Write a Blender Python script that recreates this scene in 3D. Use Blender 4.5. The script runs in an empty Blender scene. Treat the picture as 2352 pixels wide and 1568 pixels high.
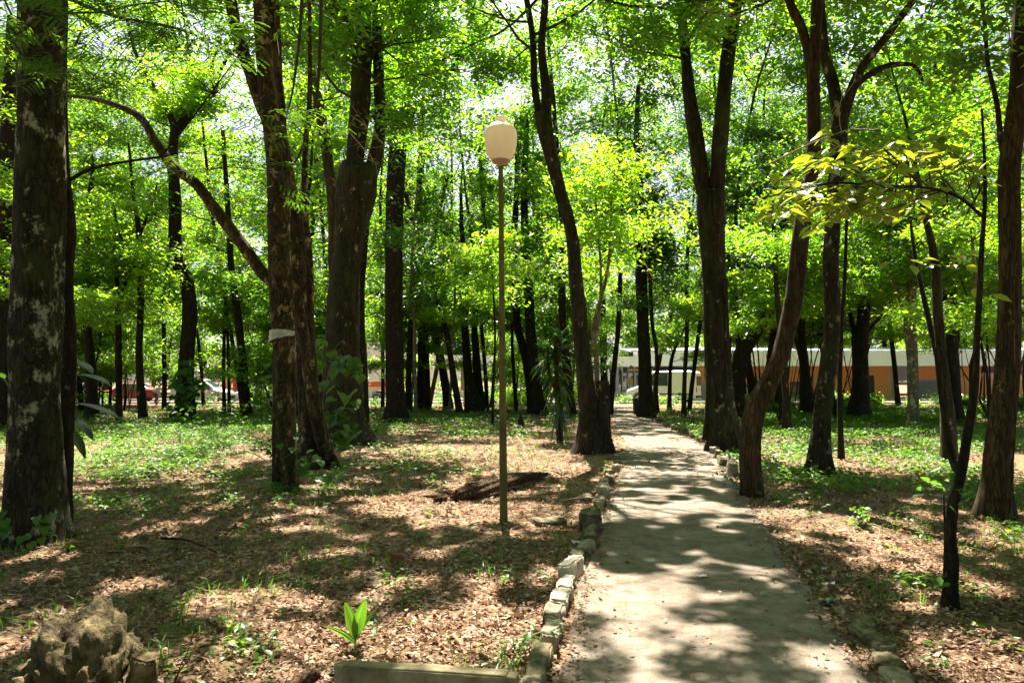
import bpy, bmesh, math, random
import numpy as np
from mathutils import Vector, noise as mnoise

rng = np.random.default_rng(11)
random.seed(11)
R = math.radians
scene = bpy.context.scene
COL = scene.collection

# ------------------------------------------------------------------ camera
F = 1699.0                       # focal length in units of a 2352 px wide frame
PITCH = math.atan(91 / F)
EYE = 1.6
cam_d = bpy.data.cameras.new("camera")
cam_d.sensor_fit = 'HORIZONTAL'
cam_d.sensor_width = 36.0
cam_d.lens = 36.0 * F / 2352.0
cam_d.clip_start = 0.05
cam_d.clip_end = 2000.0
cam = bpy.data.objects.new("camera", cam_d)
cam.location = (0, 0, EYE)
cam.rotation_euler = (math.pi / 2 + PITCH, 0, 0)
COL.objects.link(cam)
scene.camera = cam

# ------------------------------------------------------------------ sky, sun, exposure
SUN_EL, SUN_AZ = R(58), R(-4)    # azimuth from +Y towards +X
SUN = np.array([math.sin(SUN_AZ) * math.cos(SUN_EL), math.cos(SUN_AZ) * math.cos(SUN_EL), math.sin(SUN_EL)])
world = bpy.data.worlds.new("World")
scene.world = world
world.use_nodes = True
wn = world.node_tree
wn.nodes.clear()
sky = wn.nodes.new('ShaderNodeTexSky')
sky.sky_type = 'NISHITA'
sky.sun_disc = False
sky.sun_elevation = SUN_EL
sky.sun_rotation = SUN_AZ
sky.dust_density = 3.5
sky.air_density = 0.8
sky.ozone_density = 0.6
bg = wn.nodes.new('ShaderNodeBackground')
bg.inputs['Strength'].default_value = 0.05
wo = wn.nodes.new('ShaderNodeOutputWorld')
wn.links.new(sky.outputs[0], bg.inputs[0])
wn.links.new(bg.outputs[0], wo.inputs[0])
sun_d = bpy.data.lights.new("sun", 'SUN')
sun_d.energy = 5.0
sun_d.angle = R(0.45)
sun_d.color = (1.0, 0.90, 0.73)
sun = bpy.data.objects.new("sun", sun_d)
sun.location = (0, 0, 60)
sun.rotation_euler = Vector(-SUN).to_track_quat('-Z', 'Y').to_euler()
COL.objects.link(sun)
scene.view_settings.view_transform = 'Standard'
scene.view_settings.look = 'None'
scene.view_settings.exposure = 2.4
scene.view_settings.gamma = 1.0
scene.view_settings.use_curve_mapping = False
cy = scene.cycles
cy.max_bounces = 7
cy.diffuse_bounces = 2
cy.glossy_bounces = 2
cy.transmission_bounces = 5
cy.transparent_max_bounces = 8
cy.sample_clamp_indirect = 8.0
cy.use_denoising = True

# ------------------------------------------------------------------ pixel <-> world
CA, SA = math.cos(PITCH), math.sin(PITCH)
def ray(px, py):
    vx, vy = (px - 1176.0) / F, (784.0 - py) / F
    return np.array([vx, CA - SA * vy, SA + CA * vy])
def P(px, py, Y):
    d = ray(px, py)
    return np.array([0, 0, EYE]) + d * (Y / d[1])
def G(px, py, z=0.0):
    d = ray(px, py)
    return np.array([0, 0, EYE]) + d * ((z - EYE) / d[2])

# ------------------------------------------------------------------ noise
_perm = rng.random((256, 256))
def vnoise(x, y):
    x = np.asarray(x, float); y = np.asarray(y, float)
    xi = np.floor(x).astype(int); yi = np.floor(y).astype(int)
    fx = x - xi; fy = y - yi
    fx = fx * fx * (3 - 2 * fx); fy = fy * fy * (3 - 2 * fy)
    a = _perm[xi & 255, yi & 255]; b = _perm[(xi + 1) & 255, yi & 255]
    c = _perm[xi & 255, (yi + 1) & 255]; d = _perm[(xi + 1) & 255, (yi + 1) & 255]
    return (a * (1 - fx) + b * fx) * (1 - fy) + (c * (1 - fx) + d * fx) * fy
def fbm(x, y, o=3):
    s, t, a = 0.0, 0.0, 1.0
    for k in range(o):
        s = s + a * vnoise(x * 2 ** k + 17.3 * k, y * 2 ** k + 5.1 * k); t += a; a *= 0.5
    return s / t
def norm(v):
    v = np.asarray(v, float)
    return v / (np.linalg.norm(v, axis=-1, keepdims=True) + 1e-9)

# ------------------------------------------------------------------ mesh building
class MB:
    def __init__(self):
        self.v, self.f, self.m, self.n = [], [], [], 0
    def add(self, v, f, mat=0):
        v = np.asarray(v, float).reshape(-1, 3)
        f = np.asarray(f, int)
        self.v.append(v); self.f.append(f + self.n); self.m.append(mat); self.n += len(v)
    def box(self, c, s, rz=0.0, mat=0, rx=0.0, ry=0.0, taper=1.0):
        x, y, z = np.array(s) / 2.0
        v = np.array([[-x, -y, -z], [x, -y, -z], [x, y, -z], [-x, y, -z],
                      [-x * taper, -y * taper, z], [x * taper, -y * taper, z], [x * taper, y * taper, z], [-x * taper, y * taper, z]])
        if ry:
            c_, s_ = math.cos(ry), math.sin(ry)
            v = v @ np.array([[c_, 0, -s_], [0, 1, 0], [s_, 0, c_]])
        if rx:
            c_, s_ = math.cos(rx), math.sin(rx)
            v = v @ np.array([[1, 0, 0], [0, c_, s_], [0, -s_, c_]])
        if rz:
            c_, s_ = math.cos(rz), math.sin(rz)
            v = v @ np.array([[c_, s_, 0], [-s_, c_, 0], [0, 0, 1]])
        self.add(v + np.array(c), [[0, 3, 2, 1], [4, 5, 6, 7], [0, 1, 5, 4], [1, 2, 6, 5], [2, 3, 7, 6], [3, 0, 4, 7]], mat)
    def lathe(self, c, prof, seg=24, mat=0, axis='z'):
        a = np.linspace(0, 2 * math.pi, seg, endpoint=False)
        rings = []
        for r, z in prof:
            p = np.stack([r * np.cos(a), r * np.sin(a), np.full(seg, z)], 1)
            if axis == 'y': p = p[:, [0, 2, 1]]
            if axis == 'x': p = p[:, [2, 0, 1]]
            rings.append(p)
        v = np.concatenate(rings) + np.array(c)
        n = len(prof); f = []
        for i in range(n - 1):
            for j in range(seg):
                k = (j + 1) % seg
                f.append([i * seg + j, i * seg + k, (i + 1) * seg + k, (i + 1) * seg + j])
        self.add(v, f, mat)
    def tube(self, pts, rad, seg=8, amp=0.0, lobes=None, cap=False, mat=0, cap0=False):
        pts = np.asarray(pts, float); rad = np.asarray(rad, float)
        n = len(pts)
        T = np.gradient(pts, axis=0); T = norm(T)
        N = np.zeros_like(T)
        ref = np.array([1.0, 0, 0]) if abs(T[0, 0]) < 0.8 else np.array([0, 1.0, 0])
        u = ref - T[0] * ref.dot(T[0]); N[0] = u / np.linalg.norm(u)
        for i in range(1, n):
            u = N[i - 1] - T[i] * N[i - 1].dot(T[i]); N[i] = u / (np.linalg.norm(u) + 1e-9)
        B = np.cross(T, N)
        a = np.linspace(0, 2 * math.pi, seg, endpoint=False)
        rr = np.repeat(rad[:, None], seg, 1)
        if amp:
            s = np.concatenate([[0], np.cumsum(np.linalg.norm(np.diff(pts, axis=0), axis=1))])
            for k in range(7):
                fa = rng.integers(1, 8); fs = rng.uniform(0.4, 5.0); ph = rng.uniform(0, 6.28)
                rr = rr * (1 + amp * 0.5 * np.sin(fa * a[None, :] + fs * s[:, None] + ph) * rng.uniform(0.4, 1))
            rr = rr * (1 + amp * 0.35 * rng.standard_normal(rr.shape))
        if lobes is not None:
            rr = rr * lobes(pts, a)
        v = pts[:, None, :] + rr[:, :, None] * (np.cos(a)[None, :, None] * N[:, None, :] + np.sin(a)[None, :, None] * B[:, None, :])
        i = np.arange(n - 1)[:, None]; j = np.arange(seg)[None, :]; k = (j + 1) % seg
        f = np.stack([i * seg + j, i * seg + k, (i + 1) * seg + k, (i + 1) * seg + j], -1).reshape(-1, 4)
        self.add(v.reshape(-1, 3), f, mat)
        if cap:
            base = self.n - seg
            self.v.append((pts[-1] + T[-1] * rad[-1] * 0.25)[None]); self.n += 1
            self.f.append(np.array([[base + q, base + (q + 1) % seg, self.n - 1] for q in range(seg)])); self.m.append(mat)
        if cap0:
            base = self.n - seg * n - (1 if cap else 0)
            self.v.append((pts[0] - T[0] * rad[0] * 0.1)[None]); self.n += 1
            self.f.append(np.array([[base + (q + 1) % seg, base + q, self.n - 1] for q in range(seg)])); self.m.append(mat)
    def build(self, name, mats, parent=None, origin=(0, 0, 0), smooth=False, flat_slots=()):
        me = bpy.data.meshes.new(name)
        v = np.concatenate(self.v) - np.asarray(origin, float)
        starts, loops, mi = [], [], []
        pos = 0
        for f, m in zip(self.f, self.m):
            k = f.shape[1]
            starts.append(pos + np.arange(len(f)) * k); loops.append(f.reshape(-1)); mi.append(np.full(len(f), m))
            pos += f.size
        starts = np.concatenate(starts).astype(np.int32); loops = np.concatenate(loops).astype(np.int32); mi = np.concatenate(mi).astype(np.int32)
        me.vertices.add(len(v)); me.vertices.foreach_set('co', v.astype(np.float32).ravel())
        me.loops.add(len(loops)); me.loops.foreach_set('vertex_index', loops)
        me.polygons.add(len(starts)); me.polygons.foreach_set('loop_start', starts)
        if not isinstance(mats, (list, tuple)): mats = [mats]
        for m in mats: me.materials.append(m)
        me.polygons.foreach_set('material_index', mi)
        me.update(calc_edges=True)
        sm = np.zeros(len(starts), bool)
        if smooth: sm = ~np.isin(mi, list(flat_slots)) if len(flat_slots) else np.ones(len(starts), bool)
        me.polygons.foreach_set('use_smooth', sm)
        o = bpy.data.objects.new(name, me)
        COL.objects.link(o)
        if parent is not None:
            o.parent = parent
        else:
            o.location = tuple(origin)
        return o

def tag(o, label=None, cat=None, group=None, kind=None):
    if label: o['label'] = label
    if cat: o['category'] = cat
    if group: o['group'] = group
    if kind: o['kind'] = kind
    return o
def thing(name, label, cat, loc, rz=0.0, group=None):
    o = bpy.data.objects.new(name, None)
    o.empty_display_size = 0.2
    COL.objects.link(o)
    o.location = tuple(loc); o.rotation_euler = (0, 0, rz)
    return tag(o, label, cat, group)
def copy_tree(o, parent=None):
    c = o.copy(); COL.objects.link(c)
    if parent is not None: c.parent = parent
    for ch in list(o.children): copy_tree(ch, c)
    return c

# ------------------------------------------------------------------ materials
def new_mat(name):
    m = bpy.data.materials.new(name); m.use_nodes = True
    nt = m.node_tree; nt.nodes.clear()
    out = nt.nodes.new('ShaderNodeOutputMaterial')
    return m, nt, out
def N(nt, typ, **kw):
    n = nt.nodes.new(typ)
    for k, v in kw.items():
        if k.startswith('_'): setattr(n, k[1:], v)
        else: n.inputs[k.replace('__', ' ')].default_value = v
    return n
def ramp(nt, fac, stops):
    r = nt.nodes.new('ShaderNodeValToRGB')
    e = r.color_ramp.elements
    while len(e) < len(stops): e.new(0.5)
    for el, (p, c) in zip(e, stops):
        el.position = p; el.color = (*c, 1) if len(c) == 3 else c
    nt.links.new(fac, r.inputs[0])
    return r
def mixc(nt, fac, a, b, mode='MIX'):
    m = nt.nodes.new('ShaderNodeMix'); m.data_type = 'RGBA'; m.blend_type = mode
    if hasattr(fac, 'links'): nt.links.new(fac, m.inputs[0])
    else: m.inputs[0].default_value = fac
    for s, i in ((a, 6), (b, 7)):
        if hasattr(s, 'links'): nt.links.new(s, m.inputs[i])
        else: m.inputs[i].default_value = (*s, 1)
    return m.outputs[2]
def coords(nt, scale=(1, 1, 1), rnd=True):
    tc = nt.nodes.new('ShaderNodeTexCoord')
    mp = nt.nodes.new('ShaderNodeMapping'); mp.inputs['Scale'].default_value = scale
    nt.links.new(tc.outputs['Object'], mp.inputs[0])
    if rnd:
        oi = nt.nodes.new('ShaderNodeObjectInfo')
        mu = nt.nodes.new('ShaderNodeMath'); mu.operation = 'MULTIPLY'; mu.inputs[1].default_value = 37.0
        nt.links.new(oi.outputs['Random'], mu.inputs[0]); nt.links.new(mu.outputs[0], mp.inputs['Location'])
    return mp.outputs[0]

def leaf_mat(name, cols, trans, tmix=0.45, gloss=0.05, rough=0.38):
    m, nt, out = new_mat(name)
    geo = nt.nodes.new('ShaderNodeNewGeometry')
    oi = nt.nodes.new('ShaderNodeObjectInfo')
    n = len(cols)
    r = ramp(nt, geo.outputs['Random Per Island'], [(i / (n - 1), c) for i, c in enumerate(cols)])
    t = ramp(nt, geo.outputs['Random Per Island'], [(i / (len(trans) - 1), c) for i, c in enumerate(trans)])
    hv = N(nt, 'ShaderNodeHueSaturation')
    mr = N(nt, 'ShaderNodeMapRange'); mr.inputs[3].default_value = 0.485; mr.inputs[4].default_value = 0.515
    nt.links.new(oi.outputs['Random'], mr.inputs[0]); nt.links.new(mr.outputs[0], hv.inputs['Hue'])
    nt.links.new(r.outputs[0], hv.inputs['Color'])
    d = N(nt, 'ShaderNodeBsdfDiffuse'); nt.links.new(hv.outputs[0], d.inputs[0])
    tr = N(nt, 'ShaderNodeBsdfTranslucent'); nt.links.new(t.outputs[0], tr.inputs[0])
    mx = N(nt, 'ShaderNodeMixShader'); mx.inputs[0].default_value = tmix
    nt.links.new(d.outputs[0], mx.inputs[1]); nt.links.new(tr.outputs[0], mx.inputs[2])
    g = N(nt, 'ShaderNodeBsdfGlossy'); g.inputs['Roughness'].default_value = rough
    g.inputs['Color'].default_value = (1, 1, 1, 1)
    m2 = N(nt, 'ShaderNodeMixShader'); m2.inputs[0].default_value = gloss
    nt.links.new(mx.outputs[0], m2.inputs[1]); nt.links.new(g.outputs[0], m2.inputs[2])
    nt.links.new(m2.outputs[0], out.inputs[0])
    return m

def bark_mat(name, dark, mid, light, lichen=(0.30, 0.29, 0.22), lich=0.62, zs=0.25, sc=9.0, bump=0.6, moss=0.0, warp=.15, cw=.12):
    m, nt, out = new_mat(name)
    co = coords(nt, (1, 1, zs))
    vo = N(nt, 'ShaderNodeTexVoronoi', Scale=sc * 2.3); vo.feature = 'DISTANCE_TO_EDGE'
    no = N(nt, 'ShaderNodeTexNoise', Scale=sc, Detail=8.0, Roughness=0.7)
    nt.links.new(co, no.inputs[0])
    dist = nt.nodes.new('ShaderNodeVectorMath'); dist.operation = 'MULTIPLY_ADD'
    dist.inputs[1].default_value = (warp, warp, warp)
    nt.links.new(no.outputs['Color'], dist.inputs[0]); nt.links.new(co, dist.inputs[2])
    nt.links.new(dist.outputs[0], vo.inputs[0])
    crack = ramp(nt, vo.outputs[0], [(0.0, (0, 0, 0)), (cw, (1, 1, 1))])
    base = ramp(nt, no.outputs[0], [(0.25, dark), (0.5, mid), (0.75, light)])
    c = mixc(nt, crack.outputs[0], dark, base.outputs[0])
    co2 = coords(nt, (1, 1, 0.7))
    n2 = N(nt, 'ShaderNodeTexNoise', Scale=5.0, Detail=9.0, Roughness=0.72)
    nt.links.new(co2, n2.inputs[0])
    lm = ramp(nt, n2.outputs[0], [(lich, (0, 0, 0)), (lich + 0.07, (1, 1, 1))])
    c = mixc(nt, lm.outputs[0], c, lichen)
    if moss > 0:
        n3 = N(nt, 'ShaderNodeTexNoise', Scale=1.7, Detail=5.0); nt.links.new(co2, n3.inputs[0])
        mm = ramp(nt, n3.outputs[0], [(0.6 - moss * 0.2, (0, 0, 0)), (0.75, (1, 1, 1))])
        c = mixc(nt, mm.outputs[0], c, (0.05, 0.07, 0.018))
    b = N(nt, 'ShaderNodeBsdfPrincipled', Roughness=0.92)
    b.inputs['Specular IOR Level'].default_value = 0.2
    nt.links.new(c, b.inputs['Base Color'])
    ad = nt.nodes.new('ShaderNodeMath'); ad.operation = 'MULTIPLY_ADD'; ad.inputs[1].default_value = 0.6
    nt.links.new(crack.outputs[0], ad.inputs[0]); nt.links.new(no.outputs[0], ad.inputs[2])
    bu = N(nt, 'ShaderNodeBump', Strength=bump, Distance=0.03)
    nt.links.new(ad.outputs[0], bu.inputs['Height']); nt.links.new(bu.outputs[0], b.inputs['Normal'])
    nt.links.new(b.outputs[0], out.inputs[0])
    return m

def noisy_mat(name, cols, sc=6.0, rough=0.85, bump=0.2, stretch=(1, 1, 1), detail=8.0, spec=0.3, metal=0.0, dist=0.02, lo=0.3, hi=0.7):
    m, nt, out = new_mat(name)
    co = coords(nt, stretch)
    no = N(nt, 'ShaderNodeTexNoise', Scale=sc, Detail=detail, Roughness=0.65); nt.links.new(co, no.inputs[0])
    n = len(cols)
    r = ramp(nt, no.outputs[0], [(lo + (hi - lo) * i / (n - 1), c) for i, c in enumerate(cols)])
    b = N(nt, 'ShaderNodeBsdfPrincipled', Roughness=rough, Metallic=metal)
    b.inputs['Specular IOR Level'].default_value = spec
    nt.links.new(r.outputs[0], b.inputs['Base Color'])
    if bump:
        bu = N(nt, 'ShaderNodeBump', Strength=bump, Distance=dist)
        nt.links.new(no.outputs[0], bu.inputs['Height']); nt.links.new(bu.outputs[0], b.inputs['Normal'])
    nt.links.new(b.outputs[0], out.inputs[0])
    return m

def island_mat(name, cols, rough=0.8, trans=None, tm=0.25, spec=0.3):
    m, nt, out = new_mat(name)
    geo = nt.nodes.new('ShaderNodeNewGeometry')
    n = len(cols)
    r = ramp(nt, geo.outputs['Random Per Island'], [(i / (n - 1), c) for i, c in enumerate(cols)])
    b = N(nt, 'ShaderNodeBsdfPrincipled', Roughness=rough); b.inputs['Specular IOR Level'].default_value = spec
    nt.links.new(r.outputs[0], b.inputs['Base Color'])
    if trans:
        t = N(nt, 'ShaderNodeBsdfTranslucent'); t.inputs[0].default_value = (*trans, 1)
        mx = N(nt, 'ShaderNodeMixShader'); mx.inputs[0].default_value = tm
        nt.links.new(b.outputs[0], mx.inputs[1]); nt.links.new(t.outputs[0], mx.inputs[2]); nt.links.new(mx.outputs[0], out.inputs[0])
    else:
        nt.links.new(b.outputs[0], out.inputs[0])
    return m

def brick_mat(name, c1, c2, mortar):
    m, nt, out = new_mat(name)
    tc = nt.nodes.new('ShaderNodeTexCoord')
    mp = nt.nodes.new('ShaderNodeMapping'); mp.inputs['Rotation'].default_value = (R(90), 0, 0)
    nt.links.new(tc.outputs['Object'], mp.inputs[0])
    br = N(nt, 'ShaderNodeTexBrick', Scale=4.0)
    br.inputs['Color1'].default_value = (*c1, 1); br.inputs['Color2'].default_value = (*c2, 1); br.inputs['Mortar'].default_value = (*mortar, 1)
    br.inputs['Mortar Size'].default_value = 0.03
    nt.links.new(mp.outputs[0], br.inputs[0])
    b = N(nt, 'ShaderNodeBsdfPrincipled', Roughness=0.9)
    nt.links.new(br.outputs[0], b.inputs['Base Color']); nt.links.new(b.outputs[0], out.inputs[0])
    return m

M = {}
M['leaf_mid'] = leaf_mat('leaf_mid', [(0.010, 0.032, 0.004), (0.024, 0.062, 0.006), (0.045, 0.092, 0.008)],
                         [(0.11, 0.38, 0.010), (0.28, 0.60, 0.014), (0.46, 0.72, 0.022)], 0.55)
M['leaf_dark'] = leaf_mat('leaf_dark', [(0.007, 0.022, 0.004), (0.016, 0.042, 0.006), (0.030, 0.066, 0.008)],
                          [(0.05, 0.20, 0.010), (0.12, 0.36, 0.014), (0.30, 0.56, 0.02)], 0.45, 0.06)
M['leaf_bright'] = leaf_mat('leaf_bright', [(0.026, 0.072, 0.006), (0.046, 0.102, 0.008), (0.070, 0.13, 0.012)],
                            [(0.24, 0.60, 0.010), (0.42, 0.74, 0.016), (0.58, 0.82, 0.025)], 0.56)
M['leaf_feather'] = leaf_mat('leaf_feather', [(0.03, 0.085, 0.010), (0.05, 0.12, 0.012)],
                             [(0.16, 0.42, 0.015), (0.30, 0.58, 0.025)], 0.45, 0.04, 0.5)
M['leaf_broad'] = leaf_mat('leaf_broad', [(0.035, 0.065, 0.006), (0.065, 0.10, 0.008), (0.09, 0.12, 0.012)],
                           [(0.30, 0.42, 0.012), (0.48, 0.60, 0.02), (0.50, 0.52, 0.03)], 0.5, 0.08, 0.35)
M['leaf_vine'] = leaf_mat('leaf_vine', [(0.02, 0.065, 0.010), (0.04, 0.10, 0.015), (0.07, 0.15, 0.02)],
                          [(0.10, 0.30, 0.02), (0.22, 0.48, 0.03)], 0.32, 0.02, 0.4)
M['leaf_cover'] = leaf_mat('leaf_cover', [(0.03, 0.085, 0.014), (0.06, 0.14, 0.02), (0.10, 0.19, 0.025)],
                           [(0.12, 0.36, 0.02), (0.28, 0.55, 0.03)], 0.35, 0.025, 0.4)
M['strap'] = leaf_mat('strap', [(0.010, 0.034, 0.010), (0.024, 0.066, 0.014)], [(0.03, 0.13, 0.012), (0.08, 0.24, 0.018)], 0.3, 0.06, 0.35)
M['bark_dark'] = bark_mat('bark_dark', (0.008, 0.006, 0.004), (0.028, 0.020, 0.012), (0.060, 0.045, 0.028), lich=0.62)
M['bark_lichen'] = bark_mat('bark_lichen', (0.010, 0.0075, 0.0045), (0.036, 0.026, 0.015), (0.080, 0.060, 0.036), lichen=(0.34, 0.32, 0.22), lich=0.555, moss=0.2)
M['bark_flaky'] = bark_mat('bark_flaky', (0.008, 0.006, 0.004), (0.055, 0.038, 0.018), (0.24, 0.17, 0.085), lichen=(0.40, 0.30, 0.15), lich=0.56, zs=0.42, sc=5.0, bump=1.0, warp=.5, cw=.07)
M['bark_brown'] = bark_mat('bark_brown', (0.018, 0.011, 0.005), (0.064, 0.040, 0.020), (0.135, 0.090, 0.046), lichen=(0.34, 0.27, 0.16), lich=0.62, zs=0.15)
M['bark_grey'] = bark_mat('bark_grey', (0.012, 0.010, 0.006), (0.036, 0.029, 0.019), (0.075, 0.062, 0.042), lichen=(0.28, 0.26, 0.2), lich=0.6, zs=0.12, sc=7.0, moss=0.3)
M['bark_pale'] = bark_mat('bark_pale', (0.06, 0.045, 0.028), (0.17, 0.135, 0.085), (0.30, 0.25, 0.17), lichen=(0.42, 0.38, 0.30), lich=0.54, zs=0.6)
M['twig'] = noisy_mat('twig', [(0.03, 0.02, 0.012), (0.075, 0.055, 0.035)], 12, 0.9, 0)
M['dead_twig'] = noisy_mat('dead_twig', [(0.22, 0.17, 0.12), (0.42, 0.35, 0.27)], 14, 0.9, 0)

# ------------------------------------------------------------------ gaps cut through the canopy leaves to place sun patches on the ground
BRIGHT = [(1146, 1378, 60, 52, .9), (180, 1660, 170, 120, .7), (420, 1330, 120, 30, .15), (640, 1400, 120, 25, .2),   # photo place (centre, half sizes) on the ground, strength
    (1400, 1365, 80, 42, 1.0), (1620, 1378, 110, 17, .95), (1740, 1322, 55, 11, .6), (1640, 1478, 75, 27, .8), (1560, 1165, 140, 30, .6),
    (1500, 1015, 100, 15, .9), (1540, 1060, 60, 8, .2), (1430, 945, 40, 6, .5), (1350, 1510, 50, 22, .4), (1900, 1530, 75, 24, .75),
    (1400, 1290, 40, 20, .2), (1830, 1185, 100, 16, .75), (1980, 1212, 140, 18, .8), (2210, 1245, 170, 18, .8), (2110, 1350, 70, 12, .25),
    (2250, 1530, 70, 20, .25), (960, 1160, 130, 28, .65), (1250, 1080, 110, 14, .25), (1240, 1175, 100, 18, .5), (980, 1425, 120, 20, .4),
    (870, 1490, 290, 55, .6), (520, 1490, 140, 50, .5), (1150, 1440, 90, 22, .25), (80, 1440, 90, 60, .55), (50, 1290, 60, 25, .2),
    (1040, 1325, 70, 14, .25), (830, 1245, 50, 14, .2), (250, 1105, 170, 45, .22), (460, 1155, 170, 18, .25), (900, 1010, 200, 8, .1), (420, 1010, 260, 30, .15),
    (1900, 1025, 260, 22, .22), (2150, 1030, 200, 20, .2), (1250, 1040, 120, 8, .2), (1100, 950, 250, 10, .15), (1360, 1320, 40, 30, .3)]
DARK = [(1700, 1510, 360, 75, .09), (1500, 1440, 120, 30, .12), (1780, 1420, 90, 40, .12), (1280, 1000, 70, 25, .4), (1170, 1275, 60, 50, .35), (520, 1280, 290, 65, .16), (1150, 1250, 170, 30, .15), (1640, 1255, 200, 34, .2), (1650, 1430, 90, 22, .15), (2010, 1100, 240, 38, .3), (2240, 1440, 170, 70, .15),
        (1900, 1300, 150, 40, .1), (1100, 1020, 250, 16, .3), (60, 1220, 120, 30, .2), (1500, 1100, 120, 12, .2), (800, 1340, 250, 45, .12), (2000, 1480, 120, 40, .2)]
_G = []
for lst, sg in ((BRIGHT, 1), (DARK, -1)):
    for px, py, rx, ry, s in lst:
        c = G(px, py); a = rx * c[1] / F
        b = (G(px, py - ry)[1] - G(px, py + ry)[1]) / 2
        _G.append((c[0], c[1], a, b, s * sg))
def gapfield(gx, gy):
    n = .30 * fbm(gx * 1.1 + 3.1, gy * 0.85 + 7.7, 2) + .70 * fbm(gx * 4.0 + 31, gy * 3.2 + 17, 2)
    far = np.clip((gy - 14) / 20, 0, 1)
    n = n + 0.05 * far
    for cx, cy_, a, b, s in _G:
        e = ((gx - cx) / a) ** 2 + ((gy - cy_) / b) ** 2
        n = n + s * np.exp(-e * 0.9) * 0.55
    return n
GAP_LO, GAP_HI, GAP_MIN = 0.515, 0.527, 0.0
def sunkeep(p):
    t = p[:, 2] / SUN[2]
    gx = p[:, 0] - SUN[0] * t; gy = p[:, 1] - SUN[1] * t
    n = gapfield(gx, gy)
    k = 1 - np.clip((n - GAP_LO) / (GAP_HI - GAP_LO), 0, 1) * (1 - GAP_MIN)
    zlow = 1.5 + 4.5 * np.clip((gy - 12) / 5, 0, 1)       # deeper in the wood the understory keeps its leaves below the gaps
    w = np.clip((p[:, 2] - zlow) / 2.0, 0, 1)
    inside = (gy > 1.5) & (gy < 60)
    n3 = fbm(gx * .33 + 71, gy * .28 + 13, 2)             # wide gaps cut in the upper canopy to let sun onto lower leaves
    k = k * (1 - np.clip((n3 - .525) / .05, 0, 1) * np.clip((gy - 11) / 4, 0, 1) * np.clip((34 - gy) / 4, 0, 1) * np.clip((p[:, 2] - 7.5) / 1.5, 0, 1) * .8)
    return np.where(inside, 1 - (1 - k) * w, 1.0)

# ------------------------------------------------------------------ path edges (photo outline on the ground)
LEFT = [(1285, 1568), (1312, 1440), (1342, 1330), (1376, 1262), (1386, 1190), (1402, 1150), (1422, 1100), (1437, 1045), (1432, 1008), (1412, 970), (1394, 944), (1385, 930)]
RIGHT = [(2010, 1568), (1870, 1380), (1790, 1260), (1735, 1180), (1692, 1110), (1665, 1072), (1640, 1036), (1590, 1010), (1532, 985), (1497, 965), (1468, 946), (1452, 932)]
def edge(px):
    g = [G(*p)[:2] for p in px]
    d = (g[0] - g[1]) / np.linalg.norm(g[0] - g[1])
    far = g[-1] + np.array([-0.6, 4.5])
    g = [g[0] + d * 7, g[0] + d * 3] + g + [far]
    return np.array(g)
EL, ER = edge(LEFT), edge(RIGHT)
def resample(p, n):
    p = np.asarray(p, float)
    s = np.concatenate([[0], np.cumsum(np.linalg.norm(np.diff(p, axis=0), axis=1))])
    t = np.linspace(0, s[-1], n)
    return np.stack([np.interp(t, s, p[:, i]) for i in range(p.shape[1])], 1)
def catmull(p, per):
    p = np.asarray(p, float)
    q = np.vstack([2 * p[0] - p[1], p, 2 * p[-1] - p[-2]])
    out = []
    for i in range(1, len(q) - 2):
        for t in np.linspace(0, 1, per, endpoint=False):
            a, b, c, d = q[i - 1], q[i], q[i + 1], q[i + 2]
            out.append(0.5 * ((2 * b) + (c - a) * t + (2 * a - 5 * b + 4 * c - d) * t * t + (3 * b - a - 3 * c + d) * t ** 3))
    out.append(q[-2])
    return np.array(out)
def xedge(E, y):
    return np.interp(y, E[:, 1], E[:, 0])
def pathdist(x, y):     # >0 outside
    return np.maximum(xedge(EL, y) - x, x - xedge(ER, y))
def hz(x, y):
    x = np.asarray(x, float); y = np.asarray(y, float)
    h = (fbm(x * 0.55 + 40, y * 0.55, 3) - 0.5) * 0.10 + (fbm(x * 2.2, y * 2.2 + 9, 2) - 0.5) * 0.035
    d = pathdist(x, y)
    w = np.clip(d / 0.9, 0, 1)
    h = h * w - 0.03 * (1 - np.clip((d + 0.25) / 0.3, 0, 1)) + 0.0
    f = np.clip((y - 52) / 3.0, 0, 1)
    return h * (1 - f) - 0.06 * f

# ground sheet
m, nt, out = new_mat('soil')
tc = coords(nt, (1, 1, 1), False)
n1 = N(nt, 'ShaderNodeTexNoise', Scale=22.0, Detail=9.0, Roughness=0.75); nt.links.new(tc, n1.inputs[0])
n2 = N(nt, 'ShaderNodeTexNoise', Scale=0.9, Detail=5.0); nt.links.new(tc, n2.inputs[0])
vo = N(nt, 'ShaderNodeTexVoronoi', Scale=26.0); nt.links.new(tc, vo.inputs[0])
c1 = ramp(nt, n1.outputs[0], [(0.3, (0.042, 0.027, 0.016)), (0.5, (0.155, 0.095, 0.060)), (0.72, (0.33, 0.215, 0.15))])
sp = N(nt, 'ShaderNodeSeparateColor'); nt.links.new(vo.outputs['Color'], sp.inputs[0])
vr = ramp(nt, sp.outputs[0], [(0.0, (0.065, 0.041, 0.025)), (0.5, (0.205, 0.13, 0.084)), (0.85, (0.38, 0.26, 0.185)), (1.0, (0.52, 0.40, 0.31))])
c = mixc(nt, 0.5, c1.outputs[0], vr.outputs[0])
gr = ramp(nt, n2.outputs[0], [(0.48, (0, 0, 0)), (0.66, (0.55, 0.55, 0.55))])
c = mixc(nt, gr.outputs[0], c, (0.06, 0.065, 0.018))
b = N(nt, 'ShaderNodeBsdfPrincipled', Roughness=0.95); b.inputs['Specular IOR Level'].default_value = 0.1
nt.links.new(c, b.inputs['Base Color'])
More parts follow.
